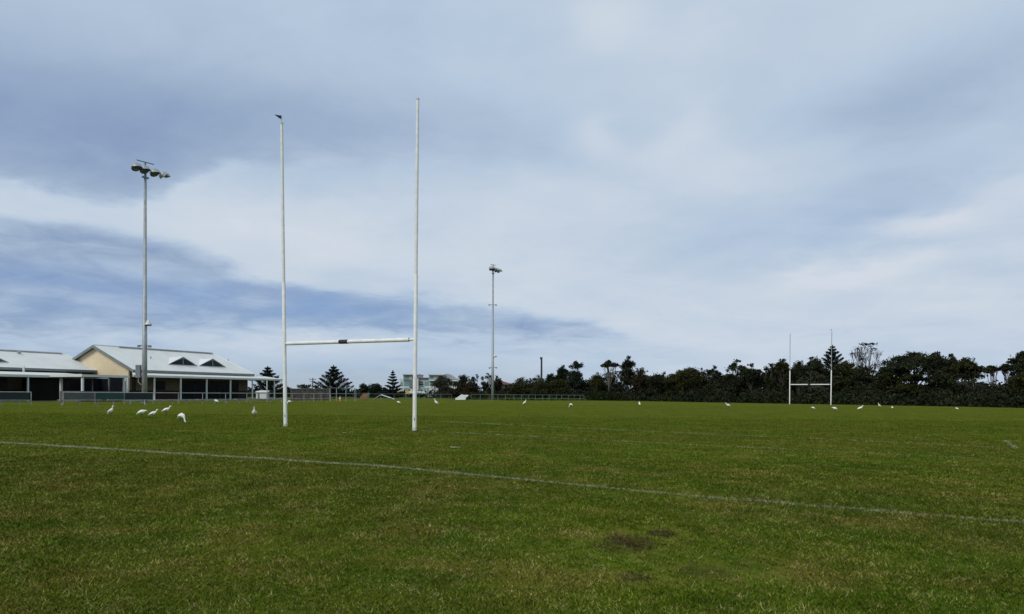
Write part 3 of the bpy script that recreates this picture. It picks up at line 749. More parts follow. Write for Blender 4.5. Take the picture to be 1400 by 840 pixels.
# ------------------------------------------------------------------ things behind the fence
# long timber wall
tw = thing('timber_wall', 'long weathered grey-brown board wall behind the fence', 'wall', on_ground(420, 112))
ya, yb = 110., 114.; A, B_ = on_ground(397, ya), on_ground(450.5, yb); H_ = z_of(424, 532, 112) - A.z
n_ = (B_ - A).cross(Vector((0, 0, 1))).normalized()
for r_ in range(6):
    h0 = H_ * r_ / 6
    MB().quadbox(A + Vector((0, 0, h0 + .01)) + n_ * (.01 * (r_ % 2)), (B_ - A), n_ * .06, (0, 0, H_ / 6 - .025)).build('board', TIMBER, tw)
for k in range(6):
    p = A.lerp(B_, k / 5); MB().quadbox(p + n_ * .08, (B_ - A).normalized() * .12, n_ * .1, (0, 0, H_ + .05)).build('post', TIMBER, tw)
MB().quadbox(A + Vector((0, 0, H_)) - n_ * .05, (B_ - A), n_ * .22, (0, 0, .06)).build('capping', BENCH, tw)
# traffic cone
c = on_ground(465, 107); cone = thing('traffic_cone', 'orange traffic cone with a white band beside the pipe gate', 'cone', c)
MB().box(c.x - .2, c.x + .2, c.y - .2, c.y + .2, c.z, c.z + .04).build('base', ORANGE, cone)
MB().lathe([(.16, .04), (.115, .30)], 12, Matrix.Translation(c)).build('lower_cone', ORANGE, cone, True)
MB().lathe([(.115, .30), (.08, .50)], 12, Matrix.Translation(c)).build('white_band', TARP, cone, True)
MB().lathe([(.08, .50), (.035, .75), (.001, .76)], 12, Matrix.Translation(c)).build('tip', ORANGE, cone, True)
# brown tilted ply ramp
Y = 123.; rp = thing('plywood_ramp', 'brown tilted plywood ramp behind the fence', 'ramp', on_ground(496, Y))
p = [at(489.3, 545.5, Y), at(496, 537.8, Y), at(503.5, 537.5, Y), at(500, 546, Y)]
dpt = Vector((.4, 1.6, 0))
MB().prism([p[0], p[1], p[1] + Vector((.10, 0, -.04)), p[0] + Vector((.12, 0, 0))], dpt).build('end_board', TIMBER, rp)
MB().prism([p[0], p[1], p[2], p[3]], Vector((.03, .12, 0))).build('sheet', RUST, rp)
MB().tube([p[2] + Vector((0, .1, 0)), on_ground(503, Y + .6)], .05, 6).build('leg', BENCH, rp)
MB().tube([p[1] + Vector((0, .1, 0)), on_ground(499, Y + 1.6)], .05, 6).build('leg', TIMBER, rp)
MB().prism([p[2], p[3], p[3] + Vector((.28, .3, 0)), p[2] + Vector((.2, .3, -.1))], Vector((.02, .1, 0))).build('side_board', BENCH, rp)
# pale a-frame ramp
Y = 126.; rp = thing('a_frame_ramp', 'pale grey metal ramp sloping down beside the slim pine', 'ramp', on_ground(526, Y))
for (x0, y0, x1, y1, m_) in ((520.5, 540.3, 538.5, 546.3, FASCIA), (520.3, 540.2, 511, 546.3, GALV)):
    a, b = at(x0, y0, Y), at(x1, y1, Y)
    MB().prism([a, b, b + Vector((0, 1.1, 0)), a + Vector((0, 1.1, 0))], (0, 0, .10)).build('ramp_panel', m_, rp)
MB().tube([at(520.4, 540.6, Y + .5), on_ground(520.4, Y + .5)], .05, 6).build('prop', GALV, rp)
# sheet-covered object
Y = 131.; tp_ = thing('covered_object', 'lumpy object under a white sheet standing at the fence', 'cover', on_ground(631, Y))
ol = [(622.6, 547.2), (622.4, 544.6), (625.2, 543.6), (627.4, 541.6), (629.5, 540.2), (632, 539.6), (634, 540.6), (637, 540.2), (640.6, 540.6), (639.4, 542.4), (637.6, 543.8), (636.6, 547.2)]
P_ = [at(x, y, Y) for x, y in ol]; me_ = MB(); rr = random.Random(4)
lay = [(0, .93, 0.), (.35, 1.0, .0), (.9, 1.0, .02), (1.5, .96, -.02), (1.8, .85, -.05)]
cen = sum(P_, Vector()) / len(P_)
for dpt, sc, lf in lay:
    for q in P_:
        w_ = cen + (q - cen) * sc; me_.v.append(Vector((w_.x + rr.uniform(-.03, .03), w_.y + dpt, max(w_.z + lf, gz(w_.x, Y) - .02))))
n = len(P_)
for i in range(len(lay) - 1):
    for k in range(n): me_.f.append((i * n + k, i * n + (k + 1) % n, (i + 1) * n + (k + 1) % n, (i + 1) * n + k))
me_.f.append(tuple(range(n))[::-1]); me_.f.append(tuple(range((len(lay) - 1) * n, len(lay) * n)))
me_.build('sheet', TARP, tp_)
a, b = at(637.8, 547.2, Y - .05), at(640.6, 547.2, Y + .6)
MB().prism([a, b, b + Vector((0, 0, .55)), a + Vector((0, 0, .40))], (0, .5, 0)).build('green_panel', BAN_G, tp_)
# awning / kiosk behind the fence
Y = 190.; kx = on_ground(567, Y); ks = thing('kiosk_awning', 'low flat awning with white fascia and yellow end behind the fence', 'awning', kx)
a, b, c_ = at(554, 534.6, Y), at(559.5, 534.6, Y), at(581, 535.2, Y)
MB().quadbox(a, b - a, (0, 4, 0), (0, 0, -.75)).build('yellow_end', YELLOW, ks)
MB().quadbox(b + Vector((.01, 0, 0)), c_ - b, (0, 4, 0), (0, 0, -.62)).build('white_fascia', FASCIA, ks)
for px in (555, 567, 580): MB().tube([on_ground(px, Y + .5), at(px, 537, Y + .5)], .09, 6).build('post', GALV, ks)
Y = 178.; s_ = thing('yellow_sign', 'small yellow sign board just right of the slim pine', 'sign', on_ground(546, Y))
MB().quadbox(at(542.5, 535.2, Y), (1.0, 0, 0), (0, .06, 0), (0, 0, -.42)).build('board', YELLOW, s_)
MB().tube([on_ground(545, Y + .05), at(545, 535, Y + .05)], .05, 6).build('post', GALV, s_)
# white shed and pale house seen past the verandah
Y = 138.; sh = thing('small_shed', 'small white shed seen under the right end of the verandah', 'shed', on_ground(357, Y))
a = on_ground(350, Y); b = on_ground(365, Y)
MB().quadbox(a, b - a, (0, 3, 0), (0, 0, 1.15)).build('wall', APT_W, sh)
MB().prism([a + Vector((-.15, -.15, 1.16)), b + Vector((.15, -.15, 1.16)), b + Vector((.15, 1.5, 1.5)), a + Vector((-.15, 1.5, 1.5))], (0, 0, .05)).build('roof', ROOF, sh)
MB().quadbox(a + Vector((.3, -.03, 0)), (.35, 0, 0), (0, .04, 0), (0, 0, 1.0)).build('door', APT_G, sh)
Y = 230.; hs = thing('pale_house', 'far pale house low on the horizon right of the verandah', 'building', on_ground(386, Y))
a, b = on_ground(378, Y), on_ground(392, Y); zt = z_of(385, 534, Y) - a.z
MB().quadbox(a, b - a, (0, 6, 0), (0, 0, zt)).build('wall', APT_W, hs)
MB().prism([a + Vector((-.3, -.3, zt)), a + Vector((-.3, 6.3, zt)), a + Vector((-.3, 3, zt + 1.0))], (b.x - a.x + .6, 0, 0)).build('roof', GALV, hs)
MB().quadbox(a + Vector((1.2, -.03, 1)), (.8, 0, 0), (0, .04, 0), (0, 0, 1)).build('window', GLASS_AND_SHADE, hs)

# apartments
Y = 262.; ap = thing('apartment_block', 'white apartment block with teal glass behind the near goal', 'building', on_ground(585, Y))
def ab(name, x0, x1, y0, y1, d0, d1, m_, parent=ap):
    a, b = at(x0, y1, Y), at(x1, y0, Y)
    return MB().box(a.x, b.x, Y + d0, Y + d1, a.z, b.z).build(name, m_, parent)
w1 = ab('wing', 550, 571, 512.6, 548, 2, 16, APT_W); ab('roof_slab', 549.2, 571.8, 511.4, 512.5, .8, 17, APT_W, w1)
ab('glazing', 550.6, 558, 513.4, 518.8, 1.9, 1.99, TEAL, w1)
ab('spandrel', 550.3, 558.6, 519.2, 520.8, 1.7, 1.99, APT_G, w1)
for k in range(3): ab('window', 551 + k * 2.5, 553.1 + k * 2.5, 521.3, 527.8, 1.9, 1.985, TEAL, w1)
ab('panel', 558.8, 565.5, 518.8, 530, 1.5, 1.98, APT_G, w1)
ab('window', 559, 562, 513.6, 518, 1.9, 1.98, APT_W, w1); ab('window', 562.8, 566.5, 513.8, 518, 1.9, 1.98, GLASS_AND_SHADE, w1)
for k in range(3): ab('window', 551 + k * 2.6, 553 + k * 2.6, 530.5, 534, 1.9, 1.98, TEAL, w1)
ab('side_wing', 544.5, 549.9, 518, 548, 3, 15, APT_W); ab('window', 546, 549.5, 522, 527.5, 2.9, 2.98, TEAL, w1)
w2 = ab('wing', 571.1, 586, 517.5, 548, 3, 15, APT_W); ab('roof_slab', 570.9, 586.4, 516.3, 517.4, 2.2, 15.5, APT_G, w2)
for k in range(2):
    ab('balcony_opening', 571.5, 577, 521.6 + k * 3.2, 523.2 + k * 3.2, 2.9, 2.98, GLASS_AND_SHADE, w2)
    ab('balcony_rail', 571.3, 577.5, 523.3 + k * 3.2, 524.6 + k * 3.2, 2.5, 2.7, APT_G, w2)
for k in range(4): ab('window', 579 + k * 1.8, 580.4 + k * 1.8, 521.5, 527.5, 2.9, 2.98, TEAL, w2)
for k in range(3): ab('window', 573 + k * 4.4, 576.4 + k * 4.4, 530.5, 533.8, 2.9, 2.98, TEAL, w2)
w3 = ab('wing', 586.1, 606.5, 513.2, 548, 1, 14, APT_W); ab('roof_slab', 585, 607.4, 511.6, 513.1, -.2, 15, APT_W, w3)
ab('soffit_band', 586.3, 606.3, 513.4, 514.4, .8, .98, APT_G, w3)
ab('glazing', 586.6, 592, 514.8, 518.8, .9, .98, TEAL, w3); ab('glazing', 600, 606, 514.8, 518.8, .9, .98, GLASS_AND_SHADE, w3)
for k in range(4): ab('window', 587 + k * 4.8, 590.8 + k * 4.8, 521.5, 527.5, .9, .98, TEAL, w3)
ab('balcony_slab', 586, 607, 520, 521, -.4, .99, APT_W, w3)
w4 = ab('wing', 606.6, 624, 520.6, 548, 3, 14, APT_W); ab('white_band', 611.5, 625, 519.4, 521.2, 1.8, 2.99, APT_W, w4)
ab('window', 613, 617.5, 522, 527, 2.9, 2.98, GLASS_AND_SHADE, w4); ab('window', 619, 622.5, 522, 527, 2.9, 2.98, GLASS_AND_SHADE, w4)
arc = [at(607.5, 518.6, Y), at(607.5, 511.4, Y), at(610.5, 510.8, Y), at(614, 511.8, Y), at(618, 514.6, Y), at(621, 517.2, Y), at(622.5, 518.6, Y)]
MB().prism([p + Vector((0, 3.5, 0)) for p in arc], (0, 9, 0)).build('curved_roof', GALV, ap)
# house with red roof
Y = 205.; hr = thing('red_roofed_house', 'low house with dark red tiled roof behind the far floodlight', 'building', on_ground(684, Y))
a, b = on_ground(660, Y), on_ground(700, Y); ze = z_of(684, 526, Y); zr_ = z_of(684, 519.5, Y)
MB().quadbox(a, b - a, (0, 8, 0), (0, 0, ze - a.z)).build('wall', BRICK_G, hr)
ra = [Vector((a.x - .5, Y - .5, ze)), Vector((b.x + .5, Y - .5, ze)), Vector((b.x + .5, Y + 8.5, ze)), Vector((a.x - .5, Y + 8.5, ze))]
r0_, r1_ = Vector((a.x + 3.6, Y + 4, zr_)), Vector((b.x - 3.6, Y + 4, zr_))
m_ = MB(); m_.v = ra + [r0_, r1_]; m_.f = [(0, 1, 5, 4), (2, 3, 4, 5), (3, 0, 4), (1, 2, 5), (3, 2, 1, 0)]; rfh = m_.build('roof', RED_ROOF, hr)
MB().tube([r0_, r1_], .15, 6).build('ridge_cap', APT_G, rfh)
for px in (664, 690): MB().quadbox(at(px, 527.5, Y) + Vector((0, -.04, 0)), (1.2, 0, 0), (0, .05, 0), (0, 0, -1.1)).build('window', GLASS_AND_SHADE, hr)

# utility poles
Y = 185.; up_ = thing('power_pole', 'slim power pole with short crossarms left of the broad pine', 'pole', on_ground(427.5, Y))
MB().tube([on_ground(427.5, Y), at(427.5, 517, Y)], [.17, .12], 8).build('pole', POLEWOOD, up_)
for py, w in ((519, .9), (522, .6)):
    p = at(427.5, py, Y); MB().box(p.x - w, p.x + w, p.y - .2, p.y - .08, p.z - .06, p.z + .06).build('crossarm', POLEWOOD, up_)
    for s in (-.8, 0, .8): MB().tube([p + Vector((s * w, -.14, .06)), p + Vector((s * w, -.14, .26))], .05, 6).build('insulator', GALV, up_)
Y = 160.; up_ = thing('timber_pole', 'dark bare timber pole rising above the scrub right of the far floodlight', 'pole', on_ground(740.2, Y))
MB().tube([on_ground(740.2, Y), at(740.2, 490.5, Y)], [.24, .19], 9).build('pole', POLEWOOD, up_)
p = at(740.2, 490, Y); MB().box(p.x - .32, p.x + .2, p.y - .2, p.y + .2, p.z - .25, p.z + .22).build('cap', POLEWOOD, up_)

# ------------------------------------------------------------------ trees
def leaf_quads(r, C, size, flat=0.0):
    n = len(C); a = r.normal(size=(n, 3)); a /= np.linalg.norm(a, axis=1, keepdims=True)
    a[:, 2] *= (1 - flat); a /= np.linalg.norm(a, axis=1, keepdims=True)
    b = np.cross(a, r.normal(size=(n, 3))); b /= np.linalg.norm(b, axis=1, keepdims=True)
    s = (size * (.6 + .8 * r.random(n)))[:, None]; w = s * (.32 + .3 * r.random(n))[:, None]
    v = np.empty((n, 4, 3)); v[:, 0] = C - a * s; v[:, 1] = C + b * w - a * s * .1; v[:, 2] = C + a * s; v[:, 3] = C - b * w + a * s * .1
    return v.reshape(-1, 3)
def blob_leaves(r, blobs, n, clump=.46):
    n = int(n * 2.3)
    w = np.array([(b[3] * b[4] * b[5]) ** (2 / 3) for b in blobs]); w /= w.sum(); out, tin = [], []
    for b, k in zip(blobs, w):
        m = max(30, int(n * k)); nc = max(6, int(m / 26))
        d = r.normal(size=(nc, 3)); d /= np.linalg.norm(d, axis=1, keepdims=True); d[:, 2] = np.where(d[:, 2] < -.3, -d[:, 2], d[:, 2])
        rad = (.25 + .75 * r.random(nc) ** .6)[:, None]; cc = d * rad; ct = r.random(nc)
        i = r.integers(0, nc, m)
        q = cc[i] + r.normal(size=(m, 3)) * clump * (.5 + .5 * r.random(nc))[i][:, None] * .62
        out.append(q * np.array(b[3:6]) + np.array(b[0:3])); tin.append(np.clip(.25 * r.random(m) + .6 * ct[i] + .08, 0, 1))
    return np.concatenate(out), np.concatenate(tin)
def limb_path(r, a, b, bend):
    a, b = Vector(a), Vector(b); mid = a.lerp(b, .5) + Vector(r.normal(size=3)) * bend * (b - a).length
    mid.z += .08 * (b - a).length
    pts = []
    for k in range(5):
        s = k / 4; pts.append(a * (1 - s) ** 2 + mid * 2 * s * (1 - s) + b * s * s)
    return pts
TREE_N = [0]
def tree(px, Y, top_y, width, kind, fol, label, name='tree', leaves=2600, seed=None, group='trees of the belt behind the field', bark=BARK, size=.17, cat='tree'):
    TREE_N[0] += 1; r = np.random.default_rng(seed or 100 + TREE_N[0])
    g = on_ground(px, Y); H = z_of(px, top_y, Y) - g.z; Rr = width / 2 * Y / F
    root = thing(name, label, cat, g, 0, group); bl = []; tr_ = MB()
    base = Vector((0, 0, 0)); fork = Vector((r.normal() * .15, r.normal() * .15, H * .28))
    if kind == 'bushy':
        for i in range(11):
            a = r.random() * 6.28; k = r.random() ** .6; zz = .28 + .52 * r.random(); sh = math.sqrt(max(.1, 1 - ((zz - .42) / .62) ** 2))
            bl.append((math.cos(a) * k * Rr * .72 * sh, math.sin(a) * k * Rr * .72 * sh, zz * H, Rr * .5, Rr * .5, H * .17))
        bl.append((0, 0, H * .84, Rr * .48, Rr * .48, H * .15)); bl.append((0, 0, H * .5, Rr * .7, Rr * .7, H * .3))
    elif kind == 'stems':
        for i in range(12):
            a = r.random() * 6.28; k = r.random() ** .5; d = k * Rr * .8
            bl.append((math.cos(a) * d, math.sin(a) * d, (.91 - .10 * k ** 2 + r.normal() * .015) * H, Rr * .36, Rr * .36, H * .05))
    elif kind == 'umbrella':
        for i in range(17):
            a = r.random() * 6.28; k = r.random() ** .5; d = k * Rr * .86
            zz = .90 - .17 * k ** 2 + r.normal() * .025
            bl.append((math.cos(a) * d, math.sin(a) * d, (zz - .06) * H, Rr * .40, Rr * .40, H * .085))
        for i in range(6):
            a = r.random() * 6.28; bl.append((math.cos(a) * Rr * .5, math.sin(a) * Rr * .5, H * (.50 + .18 * r.random()), Rr * .42, Rr * .42, H * .10))
        bl.append((0, 0, H * .93, Rr * .34, Rr * .34, H * .06))
    elif kind == 'open':
        for i in range(14):
            a = r.random() * 6.28; k = r.random() ** .5; zz = .46 + .40 * r.random()
            bl.append((math.cos(a) * k * Rr * .85, math.sin(a) * k * Rr * .85, zz * H, Rr * (.26 + .18 * r.random()), Rr * .32, H * .085))
        bl.append((r.normal() * .2 * Rr, 0, H * .94, Rr * .26, Rr * .26, H * .055))
        for i in range(4):
            a = r.random() * 6.28; bl.append((math.cos(a) * Rr * .5, math.sin(a) * Rr * .5, H * .38, Rr * .5, Rr * .5, H * .16))
    elif kind == 'tall':
        for i in range(18):
            a = r.random() * 6.28; zz = .30 + .56 * r.random(); k = (1.05 - .75 * zz) * r.random() ** .5
            bl.append((math.cos(a) * k * Rr, math.sin(a) * k * Rr, zz * H, Rr * .50, Rr * .50, H * .10))
        bl.append((0, 0, H * .93, Rr * .34, Rr * .34, H * .07))
    elif kind == 'bare':
        bl = []
    r0 = .045 * H ** .9 * .55
    tr_.tube([base - Vector((0, 0, .2)), base.lerp(fork, .5) + Vector((r.normal() * .05, 0, 0)), fork], [r0, r0 * .8, r0 * .7], 7, False)
    LV, LT = [], []
    if kind == 'bare':
        tips = []
        for i in range(11):
            u = -1 + 2 * (i + .5) / 11; hh = H * (.80 + .2 * (1 - abs(u)) * r.random() + .08 * r.random()) if abs(u) < .8 else H * .8
            e = Vector((u * Rr * .95 + r.normal() * .1, r.normal() * Rr * .3, hh))
            st = Vector((u * Rr * .28, 0, H * (.25 + .15 * r.random())))
            P = limb_path(r, fork, st, .05) + limb_path(r, st, e, .05)[1:]
            tr_.tube(P, list(np.linspace(r0 * .5, .028, len(P))), 5, False); tips.append(e)
            for j in range(13):
                q = P[5 + int(r.integers(0, 3))]; e2 = q + Vector((r.normal() * .5, r.normal() * .4, .9 + 1.1 * r.random()))
                e2.z = e2.z if e2.z < H * .93 else H * (.86 + .12 * r.random())
                P2 = limb_path(r, q, e2, .08); tr_.tube(P2, list(np.linspace(.034, .018, 5)), 4, False)
                if r.random() < .5: tips.append(e2)
                for jj in range(2):
                    e3 = P2[2] + Vector((r.normal() * .3, r.normal() * .3, .5 + .4 * r.random())); e3.z = e3.z if e3.z < H * .95 else H * (.90 + .09 * r.random()); tr_.tube([P2[2], e3], [.02, .013], 4, False)
        for e in tips:
            if r.random() < .3:
                m = int(r.integers(8, 22)); LV.append(np.array(e) + r.normal(size=(m, 3)) * np.array([.22, .22, .09])); LT.append(r.random(m))
        for ex in (-.08, .42):
            m = 60; LV.append(np.array([ex * Rr, 0, H * .97]) + r.normal(size=(m, 3)) * np.array([.42, .3, .10])); LT.append(r.random(m) * .5)
    else:
        for b in bl:
            e = Vector(b[:3]); s = fork.lerp(Vector((0, 0, H * .5)), r.random() * .5) if e.z > H * .5 else fork * .6
            tr_.tube(limb_path(r, s, e, .12), list(np.linspace(r0 * .42, .03, 5)), 5, False)
            for j in range(2):
                e2 = e + Vector((r.normal() * b[3] * .6, r.normal() * b[4] * .6, abs(r.normal()) * b[5] * .6)); tr_.tube([e.lerp(s, .25), e2], [.05, .018], 4, False)
        c_, t_ = blob_leaves(r, bl, leaves); LV.append(c_); LT.append(t_)
    tr_.build('trunk', bark, root, True, world=False)
    LV = np.concatenate(LV); LT = np.concatenate(LT)
    LV[:, 2] = np.clip(LV[:, 2], .15, H * 1.01)
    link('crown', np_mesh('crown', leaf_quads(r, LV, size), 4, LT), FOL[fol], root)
    return root

def pine(px, Y, top_y, half_px, half_y, label, upsweep=.55, thick=.22, seed=1, fol='pine', whorl_gap=.62, dense=1.0):
    """norfolk pine: straight trunk, regular whorls of plume-like branches"""
    r = np.random.default_rng(seed); g = on_ground(px, Y); H = z_of(px, top_y, Y) - g.z
    root = thing('norfolk_pine', label, 'pine tree', g, 0, 'norfolk pines')
    MB().tube([(0, 0, -.2), (0, 0, H * .5), (0, 0, H)], [.20, .13, .03], 8).build('trunk', BARK, root, True, world=False)
    hy = (half_y - top_y) * Y / F; slope = (half_px * Y / F) / hy
    C, T = [], []; br = MB(); zt = .45
    C.append(np.stack([r.normal(size=60) * .05, r.normal(size=60) * .05, H - r.random(60) * .9], -1)); T.append(r.random(60))
    k = 0
    while zt < H - .5:
        Ln = slope * (zt + .1) * (1.0 if zt < hy * 1.2 else max(.75, 1.1 - .1 * zt / hy)); Ln *= .95 + .1 * r.random()
        nb = 6 if zt < 1.5 else 7; ph = r.random() * 6.28
        for i in range(nb):
            a = ph + 6.283 * i / nb + r.normal() * .06; L_ = Ln * (.88 + .2 * r.random()); rise = upsweep * L_ * (.85 + .3 * r.random())
            m = int((60 + 130 * L_) * dense); s = r.random(m) ** .8
            rad = thick * (.35 + .65 * np.sin(np.pi * np.clip(s * .85 + .12, 0, 1))) * min(1, .45 + L_ * .25)
            off = r.normal(size=(m, 3)) * rad[:, None] * np.array([.55, .55, .40])
            # start lower at the trunk, tip rises
            z0 = H - zt - rise * .75
            zc = z0 + rise * s ** 1.35
            C.append(np.stack([np.cos(a) * L_ * s, np.sin(a) * L_ * s, zc], -1) + off); T.append(np.clip(r.random(m) * .6 + .3 * s, 0, 1))
            br.tube([(0, 0, z0), (math.cos(a) * L_ * .5, math.sin(a) * L_ * .5, z0 + rise * .38), (math.cos(a) * L_ * .95, math.sin(a) * L_ * .95, z0 + rise * .92)], [.04, .03, .012], 4, False)
        zt += whorl_gap * (.75 + .1 * k) if k < 4 else whorl_gap * 1.12; k += 1
    br.build('branches', BARK, root, world=False)
    C = np.concatenate(C); keep = C[:, 2] > .2
    link('crown', np_mesh('crown', leaf_quads(r, C[keep], .11), 4, np.concatenate(T)[keep]), FOL[fol], root)
    return root
pine(366, 142, 500.5, 24, 530, 'broad dark pine rising behind the right end of the verandah', .45, .42, 3, whorl_gap=.70)
pine(456, 150, 499.5, 29, 531, 'broad dark pine framed between the uprights of the near goal', .48, .44, 5, whorl_gap=.72)
pine(537, 160, 506.5, 11.5, 529, 'slim pine with tiered branches left of the apartments', .34, .27, 8, whorl_gap=.62)
pine(1138, 150, 471.5, 16.5, 493, 'pine top behind the right upright of the far goal', .55, .34, 11, whorl_gap=.70)

LB = 'low dark shrub '
tree(392, 165, 529, 16, 'bushy', 'dark', 'dark shrub just right of the left upright, behind the fence', 'shrub', 500, group='shrubs beyond the fence', cat='shrub')
tree(416, 170, 525.5, 22, 'bushy', 'dark', 'rounded dark shrub left of the power pole', 'shrub', 700, group='shrubs beyond the fence', cat='shrub')
tree(497, 165, 524.5, 18, 'bushy', 'blue', 'shrub right of the broad pine between the uprights', 'shrub', 700, group='shrubs beyond the fence', cat='shrub')
tree(515, 168, 523.5, 26, 'bushy', 'blue', 'wider shrub just left of the slim pine', 'shrub', 900, group='shrubs beyond the fence', cat='shrub')
tree(575, 172, 537.5, 30, 'bushy', 'blue', 'low green shrub in front of the flat awning', 'shrub', 500, group='shrubs beyond the fence', cat='shrub')
tree(603, 165, 515.5, 34, 'bushy', 'grey', 'grey-green tree covering the right part of the apartments', 'tree', 1700)
tree(618, 160, 531, 30, 'bushy', 'brown', 'low brownish bush under the curved apartment roof', 'shrub', 900, cat='shrub')
tree(632, 168, 512.5, 22, 'bushy', 'dark', 'dark round tree right of the apartments', 'tree', 1500)
tree(642, 158, 523, 44, 'bushy', 'brown', 'wide brownish bush above the sheet-covered object', 'tree', 1700)
tree(648, 172, 511.5, 13, 'open', 'dark', 'thin spiky-topped tree left of the far floodlight', 'tree', 600)
tree(667, 160, 510, 20, 'open', 'dark', 'narrow tree touching the far floodlight on its left', 'tree', 900)
tree(680, 165, 514, 18, 'bushy', 'dark', 'dark tree just right of the far floodlight', 'tree', 1000)
tree(694, 158, 529, 26, 'bushy', 'brown', 'brownish bush in front of the red roofed house', 'shrub', 900, cat='shrub')
tree(714, 160, 516, 34, 'bushy', 'olive', 'olive tree left of the bare timber pole', 'tree', 1700)
tree(733, 166, 513, 24, 'open', 'grey', 'sparse greyish tree touching the timber pole', 'tree', 900, bark=BARK_PALE)
tree(742, 154, 523, 36, 'bushy', 'olive', 'low olive bush at the foot of the timber pole', 'tree', 1500)
tree(752, 160, 510.5, 20, 'bushy', 'dark', 'dark tree just right of the timber pole', 'tree', 1100)
tree(769, 160, 499, 18, 'tall', 'blue', 'upright tree left of the tall bluish one', 'tree', 1300)
tree(787, 158, 493.5, 28, 'tall', 'blue', 'tall bluish tree standing above the end of the green fence', 'tree', 2300)
tree(766, 154, 518, 40, 'bushy', 'olive', 'broad bush below the tall bluish tree', 'tree', 1800)
tree(817, 158, 510, 28, 'bushy', 'olive', 'rounded tree right of the notch in the tree line', 'tree', 1700)
tree(834, 156, 491.5, 25, 'stems', 'dark', 'flat-topped tree with bare pale stems below its crown', 'tree', 1300, bark=BARK_PALE)
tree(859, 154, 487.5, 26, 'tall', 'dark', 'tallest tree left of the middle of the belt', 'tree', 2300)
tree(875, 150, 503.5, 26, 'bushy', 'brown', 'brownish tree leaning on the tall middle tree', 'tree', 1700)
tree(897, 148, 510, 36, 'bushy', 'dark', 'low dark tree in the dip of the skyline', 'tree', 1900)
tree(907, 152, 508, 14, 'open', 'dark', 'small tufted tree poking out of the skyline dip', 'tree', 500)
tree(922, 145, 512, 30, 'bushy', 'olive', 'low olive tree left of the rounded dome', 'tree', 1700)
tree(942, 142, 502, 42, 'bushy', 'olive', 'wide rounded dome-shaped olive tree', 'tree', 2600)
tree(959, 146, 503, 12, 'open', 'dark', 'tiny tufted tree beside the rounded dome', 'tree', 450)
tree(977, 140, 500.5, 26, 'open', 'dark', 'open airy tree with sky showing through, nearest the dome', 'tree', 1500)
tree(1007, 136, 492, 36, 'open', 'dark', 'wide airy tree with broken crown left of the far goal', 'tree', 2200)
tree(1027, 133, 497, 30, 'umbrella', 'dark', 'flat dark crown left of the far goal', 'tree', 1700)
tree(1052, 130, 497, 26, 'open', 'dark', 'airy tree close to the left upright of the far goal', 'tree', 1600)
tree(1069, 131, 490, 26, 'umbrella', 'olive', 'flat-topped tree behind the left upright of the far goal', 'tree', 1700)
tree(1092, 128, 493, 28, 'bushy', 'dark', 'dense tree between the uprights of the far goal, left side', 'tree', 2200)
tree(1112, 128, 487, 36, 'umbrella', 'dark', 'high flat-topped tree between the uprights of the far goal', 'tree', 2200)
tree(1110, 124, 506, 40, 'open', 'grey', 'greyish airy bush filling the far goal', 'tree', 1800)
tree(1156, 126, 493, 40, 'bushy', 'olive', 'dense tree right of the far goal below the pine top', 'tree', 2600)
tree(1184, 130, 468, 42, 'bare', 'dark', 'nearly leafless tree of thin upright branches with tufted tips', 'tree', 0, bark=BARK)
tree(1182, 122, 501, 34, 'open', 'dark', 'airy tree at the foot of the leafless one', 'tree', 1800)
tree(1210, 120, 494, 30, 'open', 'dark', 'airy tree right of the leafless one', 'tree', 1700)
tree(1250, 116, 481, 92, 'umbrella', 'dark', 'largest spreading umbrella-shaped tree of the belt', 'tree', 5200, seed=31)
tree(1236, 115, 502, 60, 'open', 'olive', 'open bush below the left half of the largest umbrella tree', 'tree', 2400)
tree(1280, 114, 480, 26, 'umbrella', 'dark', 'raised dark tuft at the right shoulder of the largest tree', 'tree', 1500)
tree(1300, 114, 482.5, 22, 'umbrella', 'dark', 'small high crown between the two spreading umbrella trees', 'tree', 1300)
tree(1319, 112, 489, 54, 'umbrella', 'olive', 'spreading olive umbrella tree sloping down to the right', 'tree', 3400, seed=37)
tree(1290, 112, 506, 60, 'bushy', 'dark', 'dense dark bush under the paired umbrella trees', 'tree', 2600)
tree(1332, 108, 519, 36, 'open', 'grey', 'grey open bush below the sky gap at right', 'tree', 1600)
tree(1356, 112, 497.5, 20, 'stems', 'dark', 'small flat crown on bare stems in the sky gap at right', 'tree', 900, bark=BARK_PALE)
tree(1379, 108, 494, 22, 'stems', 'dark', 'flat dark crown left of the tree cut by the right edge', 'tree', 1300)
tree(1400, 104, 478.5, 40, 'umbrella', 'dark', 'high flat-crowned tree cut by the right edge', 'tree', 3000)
tree(1402, 100, 510, 46, 'bushy', 'olive', 'dense olive bush at the right edge', 'tree', 2800)

